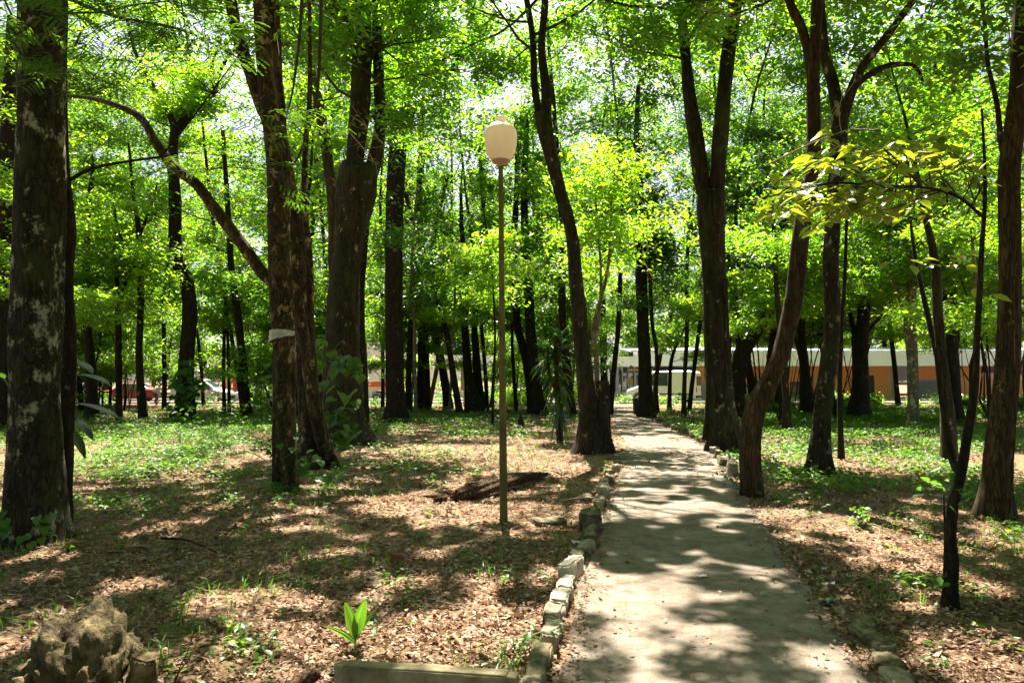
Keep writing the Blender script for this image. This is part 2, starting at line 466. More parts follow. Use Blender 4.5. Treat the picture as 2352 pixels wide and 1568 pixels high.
bu = N(nt, 'ShaderNodeBump', Strength=0.8, Distance=0.02)
ad = nt.nodes.new('ShaderNodeMath'); ad.operation = 'ADD'
nt.links.new(n1.outputs[0], ad.inputs[0]); nt.links.new(vo.outputs['Distance'], ad.inputs[1])
nt.links.new(ad.outputs[0], bu.inputs['Height']); nt.links.new(bu.outputs[0], b.inputs['Normal'])
nt.links.new(b.outputs[0], out.inputs[0])
M['soil'] = m
xs = np.concatenate([np.linspace(-400, -45, 12), np.linspace(-42, -9, 50), np.linspace(-8.8, 8.8, 160), np.linspace(9, 42, 50), np.linspace(45, 400, 12)])
ys = np.concatenate([np.linspace(-60, -6, 8), np.linspace(-5, 1.8, 12), np.linspace(2, 16, 150), np.linspace(16.3, 60, 110), np.linspace(64, 700, 20)])
X, Y = np.meshgrid(xs, ys)
Z = hz(X, Y)
mb = MB()
i = np.arange(len(ys) - 1)[:, None]; j = np.arange(len(xs) - 1)[None, :]; w = len(xs)
mb.add(np.stack([X, Y, Z], -1), np.stack([i * w + j, i * w + j + 1, (i + 1) * w + j + 1, (i + 1) * w + j], -1).reshape(-1, 4))
tag(mb.build('ground', M['soil'], smooth=True), kind='structure')

# path sheet
m, nt, out = new_mat('path_concrete')
tc = coords(nt, (1, 1, 1), False)
n1 = N(nt, 'ShaderNodeTexNoise', Scale=1.3, Detail=7.0, Roughness=0.62); nt.links.new(tc, n1.inputs[0])
n2 = N(nt, 'ShaderNodeTexNoise', Scale=90.0, Detail=4.0, Roughness=0.8); nt.links.new(tc, n2.inputs[0])
n3 = N(nt, 'ShaderNodeTexNoise', Scale=7.0, Detail=8.0, Roughness=0.75); nt.links.new(tc, n3.inputs[0])
vo = N(nt, 'ShaderNodeTexVoronoi', Scale=48.0); nt.links.new(tc, vo.inputs[0])
a = ramp(nt, n1.outputs[0], [(0.3, (0.135, 0.112, 0.092)), (0.5, (0.205, 0.174, 0.146)), (0.7, (0.29, 0.25, 0.215))])
s3 = ramp(nt, n3.outputs[0], [(0.35, (0.55, 0.50, 0.44)), (0.55, (1, 1, 1)), (0.75, (1.1, 1.08, 1.04))])
s2 = ramp(nt, n2.outputs[0], [(0.3, (0.62, 0.6, 0.58)), (0.52, (1, 1, 1)), (0.75, (1.25, 1.25, 1.22))])
c = mixc(nt, 1.0, a.outputs[0], s3.outputs[0], 'MULTIPLY')
c = mixc(nt, 1.0, c, s2.outputs[0], 'MULTIPLY')
sd = ramp(nt, vo.outputs['Distance'], [(0.0, (1, 1, 1)), (0.06, (1, 1, 1)), (0.10, (0, 0, 0))])
sp = N(nt, 'ShaderNodeSeparateColor'); nt.links.new(vo.outputs['Color'], sp.inputs[0])
sel = ramp(nt, sp.outputs[1], [(0.80, (0, 0, 0)), (0.82, (1, 1, 1))])
spk = mixc(nt, 1.0, sd.outputs[0], sel.outputs[0], 'MULTIPLY')
c = mixc(nt, spk, c, (0.09, 0.05, 0.03))
b = N(nt, 'ShaderNodeBsdfPrincipled', Roughness=0.93); b.inputs['Specular IOR Level'].default_value = 0.2
nt.links.new(c, b.inputs['Base Color'])
bu = N(nt, 'ShaderNodeBump', Strength=0.5, Distance=0.008)
nt.links.new(n2.outputs[0], bu.inputs['Height']); nt.links.new(bu.outputs[0], b.inputs['Normal'])
nt.links.new(b.outputs[0], out.inputs[0])
M['path'] = m
npth = 170
yy = np.concatenate([np.linspace(-3, 18, 130), np.linspace(18.3, 54, 60)])
rows = []
for y in yy:
    l, r_ = xedge(EL, y), xedge(ER, y)
    l += (vnoise(y * 3.1, 2.2) - 0.5) * 0.09; r_ += (vnoise(y * 3.3, 8.8) - 0.5) * 0.09
    xsr = np.linspace(l, r_, 9)
    rows.append(np.concatenate([[[l - 0.02, y, -0.12]], np.stack([xsr, np.full(9, y), 0.022 + (fbm(xsr * 1.5, np.full(9, y) * 1.5, 2) - 0.5) * 0.02], 1), [[r_ + 0.02, y, -0.12]]]))
v = np.array(rows); mb = MB(); w = 11
i = np.arange(len(yy) - 1)[:, None]; j = np.arange(w - 1)[None, :]
mb.add(v, np.stack([i * w + j, i * w + j + 1, (i + 1) * w + j + 1, (i + 1) * w + j], -1).reshape(-1, 4))
tag(mb.build('path', M['path'], smooth=True), kind='structure')

# street behind the park
M['asphalt'] = noisy_mat('asphalt', [(0.07, 0.068, 0.064), (0.12, 0.115, 0.105)], 30, 0.9, 0.2)
M['paving'] = noisy_mat('paving', [(0.24, 0.22, 0.19), (0.36, 0.33, 0.29)], 8, 0.9, 0.2)
mb = MB(); mb.box((0, 58.6, -0.02), (300, 6.0, 0.04)); tag(mb.build('road', M['asphalt']), kind='structure')
mb = MB(); mb.box((0, 63.0, 0.0), (300, 2.8, 0.24)); tag(mb.build('pavement', M['paving']), kind='structure')
mb = MB(); mb.box((0, 55.25, -0.005), (300, 0.7, 0.11)); tag(mb.build('kerb', M['paving']), kind='structure')

# ------------------------------------------------------------------ buildings over the street
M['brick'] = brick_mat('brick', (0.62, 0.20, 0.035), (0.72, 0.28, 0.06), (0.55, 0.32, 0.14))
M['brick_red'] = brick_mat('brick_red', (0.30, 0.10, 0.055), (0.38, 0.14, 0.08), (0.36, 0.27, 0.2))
M['white_wall'] = noisy_mat('white_wall', [(0.62, 0.60, 0.58), (0.78, 0.76, 0.74)], 3, 0.85, 0.05)
M['fascia'] = noisy_mat('fascia', [(0.70, 0.69, 0.72), (0.82, 0.81, 0.84)], 1.4, 0.8, 0.05, stretch=(1, 1, 0.3))
M['grey_panel'] = noisy_mat('grey_panel', [(0.27, 0.25, 0.27), (0.34, 0.31, 0.33)], 5, 0.7, 0.05)
M['tan'] = noisy_mat('tan', [(0.38, 0.26, 0.13), (0.46, 0.33, 0.18)], 6, 0.7, 0.05)
M['dark'] = noisy_mat('dark', [(0.012, 0.011, 0.012), (0.03, 0.027, 0.026)], 4, 0.4, 0)
M['glass'] = noisy_mat('glass', [(0.02, 0.025, 0.03), (0.04, 0.05, 0.055)], 2, 0.08, 0, spec=0.7)
M['yellow'] = noisy_mat('yellow', [(0.42, 0.33, 0.05), (0.52, 0.42, 0.08)], 5, 0.6, 0)
M['red_paint'] = noisy_mat('red_paint', [(0.40, 0.06, 0.03), (0.52, 0.10, 0.05)], 3, 0.6, 0)
M['cream'] = noisy_mat('cream', [(0.62, 0.46, 0.32), (0.75, 0.58, 0.43)], 3, 0.8, 0.05)
M['pink'] = noisy_mat('pink', [(0.55, 0.24, 0.24), (0.68, 0.34, 0.34)], 3, 0.8, 0.05)
M['roof_blue'] = noisy_mat('roof_blue', [(0.42, 0.47, 0.55), (0.58, 0.62, 0.70)], 2, 0.5, 0.05, metal=0.3)
M['metal_grey'] = noisy_mat('metal_grey', [(0.24, 0.24, 0.25), (0.34, 0.34, 0.35)], 9, 0.5, 0.05, metal=0.4)
BY = 64.6                                   # building line
def bx(px): return (px - 1176.0) / F * BY
def bz(py): return P(1176, py, BY)[2]
def panel(mb, x0, x1, py0, py1, y=BY, th=0.2, mat=0):     # rectangle of the facade between photo rows
    a, b_ = bx(x0), bx(x1); z0, z1 = max(bz(py1), 0.0), bz(py0)
    mb.box(((a + b_) / 2, y, (z0 + z1) / 2), (b_ - a, th, z1 - z0), 0, mat)
def part(mb, name, mat, parent, smooth=False):
    return mb.build(name, mat, parent, tuple(parent.location), smooth)

B = thing('brick_building', 'long low orange brick building with a broad white concrete roof band across the street', 'building', (bx(1900), BY, 0))
mb = MB()
for x0, x1, y0 in ((1600, 1640, 840), (1640, 1692, 840), (1768, 1784, 840), (1796, 1812, 840), (1848, 1990, 840), (2006, 2042, 840), (2160, 2250, 842)):
    mb = MB(); panel(mb, x0, x1, y0, 935); part(mb, 'wall', M['brick'], B)
for q in ((1692, 1768, 838, 884), (1812, 1848, 838, 876), (1990, 2006, 838, 862)):
    mb = MB(); panel(mb, *q); part(mb, 'lintel', M['brick'], B)
mb = MB(); panel(mb, 1455, 2262, 808, 841, BY - 1.0, 2.2); part(mb, 'fascia', M['fascia'], B)
mb = MB()
a0, a1 = bx(1440), bx(2262); z = bz(806); z2 = bz(788)
mb.add([[a0, BY - 2.0, z], [a1, BY - 2.0, z], [a1, BY + 9, z2], [a0, BY + 9, z2], [a0, BY - 2.0, z - .15], [a1, BY - 2.0, z - .15], [a1, BY + 9, z2 - .15], [a0, BY + 9, z2 - .15]],
       [[0, 1, 2, 3], [7, 6, 5, 4], [4, 5, 1, 0], [5, 6, 2, 1], [6, 7, 3, 2], [7, 4, 0, 3]])
part(mb, 'roof', M['roof_blue'], B)
mb = MB(); panel(mb, 1692, 1768, 884, 935, BY + .05, .1)
for k in range(22):
    x = bx(1693) + k * (bx(1767) - bx(1693)) / 21
    mb.box((x, BY - .02, bz(905)), (.05, .06, bz(884) - bz(928)))
part(mb, 'gate', M['white_wall'], B)
mb = MB(); panel(mb, 1784, 1796, 868, 935, BY - .05, .35); part(mb, 'column', M['grey_panel'], B)
mb = MB(); panel(mb, 1812, 1848, 876, 935, BY + .15, .1); d_ = part(mb, 'window', M['glass'], B)
mb = MB()
for x in (1812, 1824, 1834, 1846): panel(mb, x, x + 2.2, 876, 935, BY + .02, .16)
panel(mb, 1812, 1848, 876, 878, BY + .0, .14)
part(mb, 'frame', M['tan'], d_)
mb = MB(); panel(mb, 1827, 1831, 880, 930, BY + .08, .04); panel(mb, 1838, 1843, 880, 930, BY + .08, .04); part(mb, 'blind', M['yellow'], d_)
mb = MB(); panel(mb, 1990, 2006, 862, 935, BY + .1, .1); part(mb, 'door', M['dark'], B)
mb = MB(); panel(mb, 2042, 2108, 841, 874, BY + .02, .2); panel(mb, 2042, 2056, 874, 935, BY + .02, .2); part(mb, 'grey_wall', M['grey_panel'], B)
mb = MB(); panel(mb, 2048, 2056, 878, 935, BY - .12, .12); panel(mb, 2096, 2104, 872, 935, BY - .12, .12); panel(mb, 2056, 2096, 878, 884, BY - .12, .12)
fr = part(mb, 'doorway', M['tan'], B)
mb = MB(); panel(mb, 2056, 2096, 884, 935, BY + .3, .1); part(mb, 'door', M['dark'], fr)
mb = MB()
for k in range(2): panel(mb, 2066 + k * 14, 2067.5 + k * 14, 884, 932, BY + .2, .06)
part(mb, 'glazing_bar', M['metal_grey'], fr)
mb = MB(); panel(mb, 2108, 2160, 870, 935, BY + .05, .1)
for k in range(26): mb.box((bx(2109) + k * .075, BY - .02, bz(903)), (.03, .05, bz(872) - bz(930)))
part(mb, 'shutter', M['grey_panel'], B)
mb = MB(); panel(mb, 2108, 2160, 841, 870, BY + .02, .2); part(mb, 'lintel', M['brick'], B)
mb = MB()
for k in range(5): mb.box((bx(1640) + k * 5.2, BY + .3, bz(842) - 0.0), (.05, .05, .01))
# service yard gate left of the brick, behind the van
mb = MB(); panel(mb, 1608, 1632, 880, 935, BY - .16, .08)
for k in range(8): mb.box((bx(1609) + k * .12, BY - .22, bz(905)), (.04, .04, bz(882) - bz(928)))
part(mb, 'gate', M['metal_grey'], B)

B = thing('glazed_building', 'white low building with dark glazed bays and slim columns at the end of the path', 'building', (bx(1400), BY, 0))
mb = MB(); panel(mb, 1330, 1455, 820, 842, BY - 1.0, 2.2); part(mb, 'fascia', M['white_wall'], B)
mb = MB(); panel(mb, 1330, 1400, 852, 935, BY + .02, .2); part(mb, 'wall', M['white_wall'], B)
mb = MB(); panel(mb, 1400, 1600, 842, 900, BY + .4, .1); part(mb, 'window', M['glass'], B)
mb = MB(); panel(mb, 1400, 1600, 900, 935, BY + .3, .12); part(mb, 'sill_wall', M['white_wall'], B)
for x in (1414, 1428, 1442, 1456): 
    mb = MB(); panel(mb, x, x + (7 if x == 1414 else 2.4), 842, 935, BY + .1, .2); part(mb, 'column', M['grey_panel'], B)
mb = MB(); panel(mb, 1440, 1455, 868, 884, BY + .32, .04); panel(mb, 1446, 1500, 846, 852, BY + .32, .04); part(mb, 'blind', M['yellow'], B)

B = thing('shop_building', 'cream storefront with a red band and dark sign lettering behind the left trunks', 'building', (bx(900), BY, 0))
mb = MB(); panel(mb, 828, 1135, 888, 935, BY, .3); part(mb, 'wall', M['white_wall'], B)
mb = MB(); panel(mb, 846, 980, 876, 888, BY - .25, .7); part(mb, 'awning', M['red_paint'], B)
mb = MB(); panel(mb, 846, 1110, 888, 897, BY - .2, .12); part(mb, 'sign_band', M['cream'], B)
mb = MB(); panel(mb, 820, 846, 868, 888, BY, .3); panel(mb, 828, 872, 782, 812, BY + 3, .3); panel(mb, 828, 1135, 812, 876, BY + 3.5, .3); part(mb, 'upper_wall', M['white_wall'], B)
for x in (856, 900, 960, 1040):
    mb = MB(); panel(mb, x, x + 22, 899, 935, BY - .17, .05); part(mb, 'shutter', M['grey_panel'], B)
def text(body, px, py, y, size, mat, name, parent=None, rot=(R(90), 0, 0), loc=None):
    cu = bpy.data.curves.new(name, 'FONT'); cu.body = body; cu.size = size; cu.extrude = 0.004; cu.align_x = 'CENTER'; cu.align_y = 'CENTER'
    cu.materials.append(mat)
    tmp = bpy.data.objects.new(name, cu); COL.objects.link(tmp)
    me = bpy.data.meshes.new_from_object(tmp.evaluated_get(bpy.context.evaluated_depsgraph_get()))
    bpy.data.objects.remove(tmp); me.name = name
    o = bpy.data.objects.new(name, me); COL.objects.link(o)
    p = np.array(loc) if loc is not None else P(px, py, y)
    o.rotation_euler = rot
    if parent is not None:
        o.parent = parent; p = p - np.array(parent.location)
    o.location = tuple(p)
    return o
s_ = thing('shop_sign', 'small white sign panel with dark letters under the red band', 'sign', P(884, 897, BY - .35))
mb = MB(); panel(mb, 878, 896, 893, 901, BY - .33, .06); part(mb, 'panel', M['white_wall'], s_)
text('usc', 886, 897, BY - .38, .26, M['dark'], 'lettering', s_)
s_ = thing('wall_lettering', 'two dark letters on the cream band between the curved trunk and the grey post', 'sign', P(1019, 892, BY - .28))
text('lc', 1019, 892.5, BY - .28, .27, M['dark'], 'lettering', s_)

B = thing('pink_house', 'pink and orange brick house at the far right behind the thick trunk', 'building', (bx(2280), BY + 1, 0))
mb = MB(); panel(mb, 2240, 2480, 870, 935, BY + .6, .3); part(mb, 'wall', M['brick'], B)
mb = MB(); panel(mb, 2240, 2256, 800, 870, BY + .5, .4); panel(mb, 2256, 2480, 856, 870, BY + .6, .3); part(mb, 'pillar', M['pink'], B)
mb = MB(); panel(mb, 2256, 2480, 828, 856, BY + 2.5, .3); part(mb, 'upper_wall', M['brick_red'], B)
mb = MB(); panel(mb, 2246, 2490, 818, 828, BY + 1.5, 3.2); part(mb, 'roof', M['roof_blue'], B)
B = thing('garden_wall', 'low orange brick wall glimpsed between the two left trunks', 'wall', (bx(150), 61.5, 0))
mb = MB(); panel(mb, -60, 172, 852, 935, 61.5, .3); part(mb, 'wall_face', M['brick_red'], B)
mb = MB(); panel(mb, -62, 174, 848, 852, 61.5, .45); part(mb, 'coping', M['cream'], B)
B = thing('gate_post', 'orange brick gate post behind the silver people carrier', 'post', (bx(547), 62, 0))
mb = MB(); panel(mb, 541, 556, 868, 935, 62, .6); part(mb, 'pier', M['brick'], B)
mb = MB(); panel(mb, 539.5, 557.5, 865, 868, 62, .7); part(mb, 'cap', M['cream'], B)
B = thing('painted_wall', 'dark red wall with painted swirls beyond the silver people carrier', 'wall', (bx(575), 62.4, 0))
mb = MB(); panel(mb, 556, 640, 872, 935, 62.6, .25)
M['mural'] = noisy_mat('mural', [(0.07, 0.05, 0.045), (0.16, 0.05, 0.035), (0.42, 0.035, 0.03), (0.12, 0.09, 0.07)], 1.1, 0.8, 0, lo=.35, hi=.65)
part(mb, 'wall_face', M['mural'], B)
mb = MB(); panel(mb, 556, 641, 869, 872, 62.6, .35); part(mb, 'coping', M['grey_panel'], B)

# ------------------------------------------------------------------ foliage
def leaf_frames(n, droop=(0.05, 0.5), tilt=0.45):
    az = rng.uniform(0, 2 * math.pi, n)
    dz = -rng.uniform(droop[0], droop[1], n)
    d = norm(np.stack([np.cos(az), np.sin(az), dz], 1))
    up = np.stack([rng.normal(0, tilt, n), rng.normal(0, tilt, n), np.ones(n)], 1)
    s = norm(np.cross(d, up)); nn = np.cross(s, d)
    return d, s, nn
def leaves4(mb, p, L, wr=0.42, mat=0, droop=(0.05, 0.6), tilt=0.5):
    n = len(p)
    if n == 0: return
    d, s, nn = leaf_frames(n, droop, tilt)
    L = (np.asarray(L) * rng.uniform(0.5, 1.4, n))[:, None]
    w = L * wr * 0.5 * rng.uniform(.75, 1.2, (n, 1))
    mid = p + d * L * 0.45 + nn * L * 0.05
    v = np.stack([p, mid + s * w, p + d * L - nn * L * 0.06, mid - s * w], 1).reshape(-1, 3)
    f = np.arange(4 * n).reshape(n, 4)
    mb.add(v, f, mat)
def leaves6(mb, p, L, wr=0.5, mat=0, droop=(0.05, 0.6), tilt=0.4, frames=None):
    n = len(p)
    if n == 0: return
    d, s, nn = frames if frames is not None else leaf_frames(n, droop, tilt)
    L = (np.asarray(L) * rng.uniform(0.7, 1.2, n))[:, None]
    w = L * wr * 0.5
    f_ = 0.16
    v = np.stack([p,
                  p + d * L * .28 + s * w * .92 + nn * w * f_, p + d * L * .62 + s * w * .80 + nn * w * f_ - nn * L * .02,
                  p + d * L - nn * L * .10,
                  p + d * L * .62 - s * w * .80 + nn * w * f_ - nn * L * .02, p + d * L * .28 - s * w * .92 + nn * w * f_,
                  p + d * L * .5 - nn * L * 0.0], 1).reshape(-1, 3)
    b = np.arange(n)[:, None] * 7
    mb.add(v, np.concatenate([b + np.array([[0, 1, 2, 6]]), b + np.array([[6, 2, 3, 4]]), b + np.array([[0, 6, 4, 5]])]), mat)
def scatter(c, n, sx, sz):
    c = np.asarray(c, float)
    p = np.repeat(c, n, 0)
    return p + rng.normal(0, 1, p.shape) * np.array([sx, sx, sz])

def poly(start, d, length, n, wob, trop):
    pts = [np.array(start, float)]; d = norm(np.array(d, float))
    for k in range(n):
        d = norm(d + rng.normal(0, wob, 3) + np.array([0, 0, trop]))
        pts.append(pts[-1] + d * length / n)
    return np.array(pts)

def grow(wood, pts, rad, zc, ztop, nb, Lb, nsub=5, wmat=1, up=0.35, fine=True, away=None):
    """branches along an axis, returns leaf cluster centres"""
    C = []
    zz = pts[:, 2]
    ga = rng.uniform(0, 6.28)
    for k in range(nb):
        u = (k + rng.uniform(0, 1)) / nb
        z = zc + (min(ztop, zz.max()) - zc) * u
        idx = int(np.argmin(np.abs(zz - z)))
        st = pts[idx]; ra = rad[idx]
        ga += 2.4 + rng.normal(0, .35)
        el = rng.uniform(0.0, .5) + up * u
        L = Lb * rng.uniform(.6, 1.1) * (1 - .4 * u)
        d = [math.cos(ga) * math.cos(el), math.sin(ga) * math.cos(el), math.sin(el)]
        bp = poly(st, d, L, 6, .16, .02)
        r0 = min(ra * .55, .009 * L + .008)
        wood.tube(bp, np.linspace(r0, r0 * .22, 7), 5 if fine else 4, mat=wmat)
        C.append(bp[-1]); C.append(bp[4])
        for q in range(nsub):
            t = rng.uniform(.25, .95) * 6
            i0 = min(int(t), 5); fr = t - i0
            s0 = bp[i0] * (1 - fr) + bp[i0 + 1] * fr
            tg = bp[i0 + 1] - bp[i0]; tg = norm(tg)
            sd = norm(np.cross(tg, [0, 0, 1.0])) * rng.choice([-1, 1])
            dd = tg * .6 + sd * rng.uniform(.5, 1.1) + np.array([0, 0, rng.uniform(-.15, .4)])
            Ls = L * rng.uniform(.28, .5)
            sp = poly(s0, dd, Ls, 4, .2, .0)
            wood.tube(sp, np.linspace(r0 * .5, .004, 5), 3, mat=wmat)
            C += [sp[2], sp[3], sp[4]]
    return np.array(C)

def foliage(mb, C, nl, sx, sz, L, mat=0, wr=.42, big=False, cull=True, tilt=.5, droop=(.05, .6)):
    if len(C) == 0: return
    p = scatter(C, nl, sx, sz)
    keep = np.ones(len(p), bool)
    if cull: keep &= rng.random(len(p)) < sunkeep(p)
    keep &= p[:, 2] > .25
    keep &= np.linalg.norm(p - np.array([0, 0, EYE]), axis=1) > 2.2
    p = p[keep]
    (leaves6 if big else leaves4)(mb, p, L, wr, mat, droop, tilt)

def resample_axis(pix, Y0, off=0.0, per=6, base=True):
    """photo outline points (x, y, width) -> world axis and radii, at distance Y0 drifting by off"""
    n = len(pix)
    pts = np.array([P(px, py, Y0 + off * k / max(n - 1, 1)) for k, (px, py, w) in enumerate(pix)])
    rad = np.array([w * .5 * (Y0 + off * k / max(n - 1, 1)) / F for k, (px, py, w) in enumerate(pix)])
    a = catmull(np.column_stack([pts, rad]), per)
    return a[:, :3], np.maximum(a[:, 3], .002)
def densify(pts, rad, step):
    s = np.concatenate([[0], np.cumsum(np.linalg.norm(np.diff(pts, axis=0), axis=1))])
    t = np.linspace(0, s[-1], max(3, int(s[-1] / step) + 1))
    return np.stack([np.interp(t, s, pts[:, i]) for i in range(3)], 1), np.interp(t, s, rad)
def extend(pts, rad, H, rtop=.10):
    if pts[-1, 2] >= H: return pts, rad
    d = norm(pts[-1] - pts[max(-6, -len(pts))]); d = norm(d * .6 + np.array([0, 0, .6]))
    L = (H - pts[-1, 2]) / max(d[2], .4)
    n = max(3, int(L / .5))
    e = poly(pts[-1], d, L, n, .05, .05)
    r = np.linspace(rad[-1], rad[-1] * rtop, n + 1)
    return np.vstack([pts, e[1:]]), np.concatenate([rad, r[1:]])

def flare_fn(z0, fl, hgt, k, ph):
    def f(pts, a):
        z = np.maximum(pts[:, 2] - z0, 0)[:, None]
        return 1 + fl * np.exp(-z / hgt) * (0.35 + 0.65 * (0.5 + 0.5 * np.cos(k * a[None, :] + ph + .25 * np.sin(2 * a[None, :]))) ** 1.5)
    return f
def flute_fn(amp, k, ph):
    def f(pts, a):
        z = pts[:, 2][:, None]
        return 1 + amp * (np.abs(np.cos(k * .5 * a[None, :] + ph + .12 * z)) - .6) + .35 * np.exp(-z / .5) * np.abs(np.cos(k * .5 * a[None, :] + ph))
    return f

TREES = []
DENS = 2.9
def tree(name, label, cat, pix, limbs=(), Y=None, bark='bark_dark', H=12, zc=5.5, nb=12, Lb=3.0, leaf='leaf_mid', fl=.35, flute=None, nl=20, L=None, group=None,
         sx=.36, sz=.13, limbcrown=True, amp=.05, nsub=7, ext=True, wr=.42, crown=True, offs=None, seg=None, lw=4):
    base = G(pix[0][0], pix[0][1]) if Y is None else P(pix[0][0], pix[0][1], Y)
    if Y is None: Y = base[1]
    base = np.array([base[0], Y, hz(base[0], Y) if True else 0.0])
    root = thing(name, label, cat, base, 0, group)
    org = tuple(base)
    a, r = resample_axis(pix, Y)
    a[:, 2] += np.linspace(base[2] - a[0, 2], 0, len(a))
    a = np.vstack([[a[0] - [0, 0, .18]], a]); r = np.concatenate([[r[0] * 1.02], r])
    vis_n = len(a)
    if ext: a, r = extend(a, r, H)
    near = Y < 20
    step = .10 if Y < 12 else (.18 if Y < 25 else .4)
    ta, tr = densify(a, r, step)
    sg = seg or (30 if Y < 12 else (22 if Y < 25 else 12))
    mb = MB()
    lf = flute_fn(*flute) if flute else (flare_fn(base[2], fl, .28, 5, rng.uniform(0, 6)) if fl else None)
    mb.tube(ta, tr, sg, amp, lf, cap=True)
    mb.build('trunk', M[bark], root, org, smooth=True)
    axes = [(a, r)] if ext else []
    for k, lp in enumerate(limbs):
        o = (offs[k] if offs else rng.uniform(-.04, .06) * Y)
        la, lr = resample_axis(lp, Y, o)
        # the fork starts inside the trunk
        if ext or lp[-1][1] < 20: la, lr = extend(la, lr, H * rng.uniform(.8, 1.0))
        l2, r2 = densify(la, lr, step)
        mb = MB(); mb.tube(l2, r2, max(8, sg // 2), amp, None, cap=True)
        mb.build('limb', M[bark], root, org, smooth=True)
        axes.append((la, lr))
    if not crown: return root
    mb = MB()
    if L is None: L = .125 if Y < 13 else (.15 if Y < 22 else (.185 if Y < 34 else .21))
    nl = int(nl * DENS * (1.5 if Y < 22 else 1.1)); sx *= 1.15
    if Lb < 2.5: nl = int(nl * .5); Lb *= 1.2
    fl *= 1.35
    if Y < 20 and Lb > 3: nb = int(nb * 1.5); Lb *= 1.25
    elif Y < 30: nb = int(nb * .85)
    for i_, (aa, rr) in enumerate(axes):
        if i_ > 0 and (not limbcrown or (not ext and aa[-1, 2] < zc - .3)): continue
        n_ = nb if i_ == 0 else max(4, nb // 2)
        if aa[-1, 2] < zc: z0 = aa[-1, 2] - .4 * abs(aa[-1, 2] - aa[0, 2])
        else: z0 = max(zc, aa[0, 2])
        C = grow(mb, aa, rr, z0, H, n_, Lb if i_ == 0 else Lb * .8, nsub)
        foliage(mb, C, nl, sx, sz, L, wr=wr)
    if mb.n: mb.build('crown', [M[leaf], M['twig']], root, org)
    TREES.append((base, root))
    return root

def pinch(points):  # densely list helper
    return points

# ---- the trees one can tell apart, left to right
tree('broadleaf_tree', 'thick lichen-spotted dark trunk filling the left edge of the picture', 'tree',
     [(76, 1240, 128), (78, 1100, 114), (82, 800, 104), (92, 500, 104), (98, 200, 98), (98, -120, 94)], Y=None, bark='bark_lichen', H=15, zc=7.6, nb=20, Lb=4.4, fl=.28, nl=26, nsub=6)
tree('broadleaf_tree', 'slender dark trunk pressed against the right side of the thick left-edge trunk', 'tree',
     [(140, 1213, 44), (150, 1000, 35), (158, 800, 34), (150, 640, 30), (162, 530, 24), (150, 400, 20), (146, 240, 16)],
     [[(158, 415, 9), (200, 392, 8), (240, 380, 7), (300, 370, 6), (369, 361, 5)]], bark='bark_dark', H=8, zc=6, nb=6, Lb=2.2, fl=.2, limbcrown=False)
tree('broadleaf_tree', 'dark trunk half cut off by the left picture edge', 'tree',
     [(2, 985, 60), (8, 700, 46), (12, 470, 38), (20, 250, 30), (30, 40, 24)], [[(12, 480, 22), (40, 380, 18), (60, 250, 12)]], H=13, zc=4.0, nb=16, Lb=3.4, leaf='leaf_bright')
tree('broadleaf_tree', 'dark straight trunk behind the slender left trunk, wrapped by shadowed plants', 'tree',
     [(213, 920, 30), (209, 797, 22), (197, 674, 16), (200, 560, 14), (203, 480, 12), (212, 400, 10)], Y=30, H=11, zc=4, nb=14, Lb=2.6, leaf='leaf_mid')
tree('sapling', 'thin dark sapling just left of the fork-free pole-like stems', 'tree',
     [(275, 930, 15), (273, 777, 14), (270, 650, 10), (267, 551, 8), (262, 440, 6)], [[(274, 700, 8), (290, 640, 7), (305, 560, 5)]], Y=30, H=8, zc=3.5, nb=10, Lb=1.8, leaf='leaf_bright')
tree('sapling', 'slim dark sapling standing left of the ivy-footed trunk', 'tree',
     [(330, 945, 21), (320, 797, 15), (324, 674, 14), (320, 533, 12), (305, 430, 8), (296, 330, 6)], [[(322, 640, 8), (300, 590, 7), (275, 540, 5)], [(320, 540, 8), (345, 480, 6), (362, 420, 4)]], Y=29, H=10, zc=4, nb=12, Lb=2.0, leaf='leaf_bright')
tree('forked_tree', 'ivy-footed dark trunk that splits into a wide Y high on the left', 'tree',
     [(427, 955, 44), (427, 838, 36), (436, 715, 32), (428, 633, 31), (406, 590, 29), (402, 451, 27), (399, 390, 24), (398, 328, 22), (405, 287, 22)],
     [[(404, 300, 18), (388, 262, 15), (369, 230, 14), (340, 176, 12), (312, 123, 9), (290, 40, 7)],
      [(407, 295, 20), (435, 262, 17), (451, 238, 16), (480, 222, 16), (494, 205, 13), (502, 170, 10), (521, 135, 8), (560, 90, 6)],
      [(494, 215, 8), (485, 160, 7), (500, 110, 5)]], Y=30, H=13, zc=5.5, nb=8, Lb=3.2, ext=False, leaf='leaf_bright', nl=24)
tree('broadleaf_tree', 'dark slightly leaning trunk between the ivy-footed tree and the flaky trunk', 'tree',
     [(568, 925, 24), (558, 797, 18), (545, 690, 18), (532, 600, 15), (527, 520, 14), (520, 420, 11), (512, 300, 9)], Y=32, H=12, zc=4.5, nb=12, Lb=2.6)
tree('sapling', 'left one of two thin dark stems beside the silver people carrier', 'tree', [(516, 912, 9), (514, 820, 8), (517, 700, 7), (522, 560, 5)], Y=36, H=8, zc=3.5, nb=8, Lb=1.6)
tree('sapling', 'right one of two thin dark stems beside the silver people carrier', 'tree', [(527, 912, 8), (526, 820, 7), (523, 700, 6), (535, 540, 5)], Y=36, H=8.5, zc=3.5, nb=8, Lb=1.6, leaf='leaf_bright')
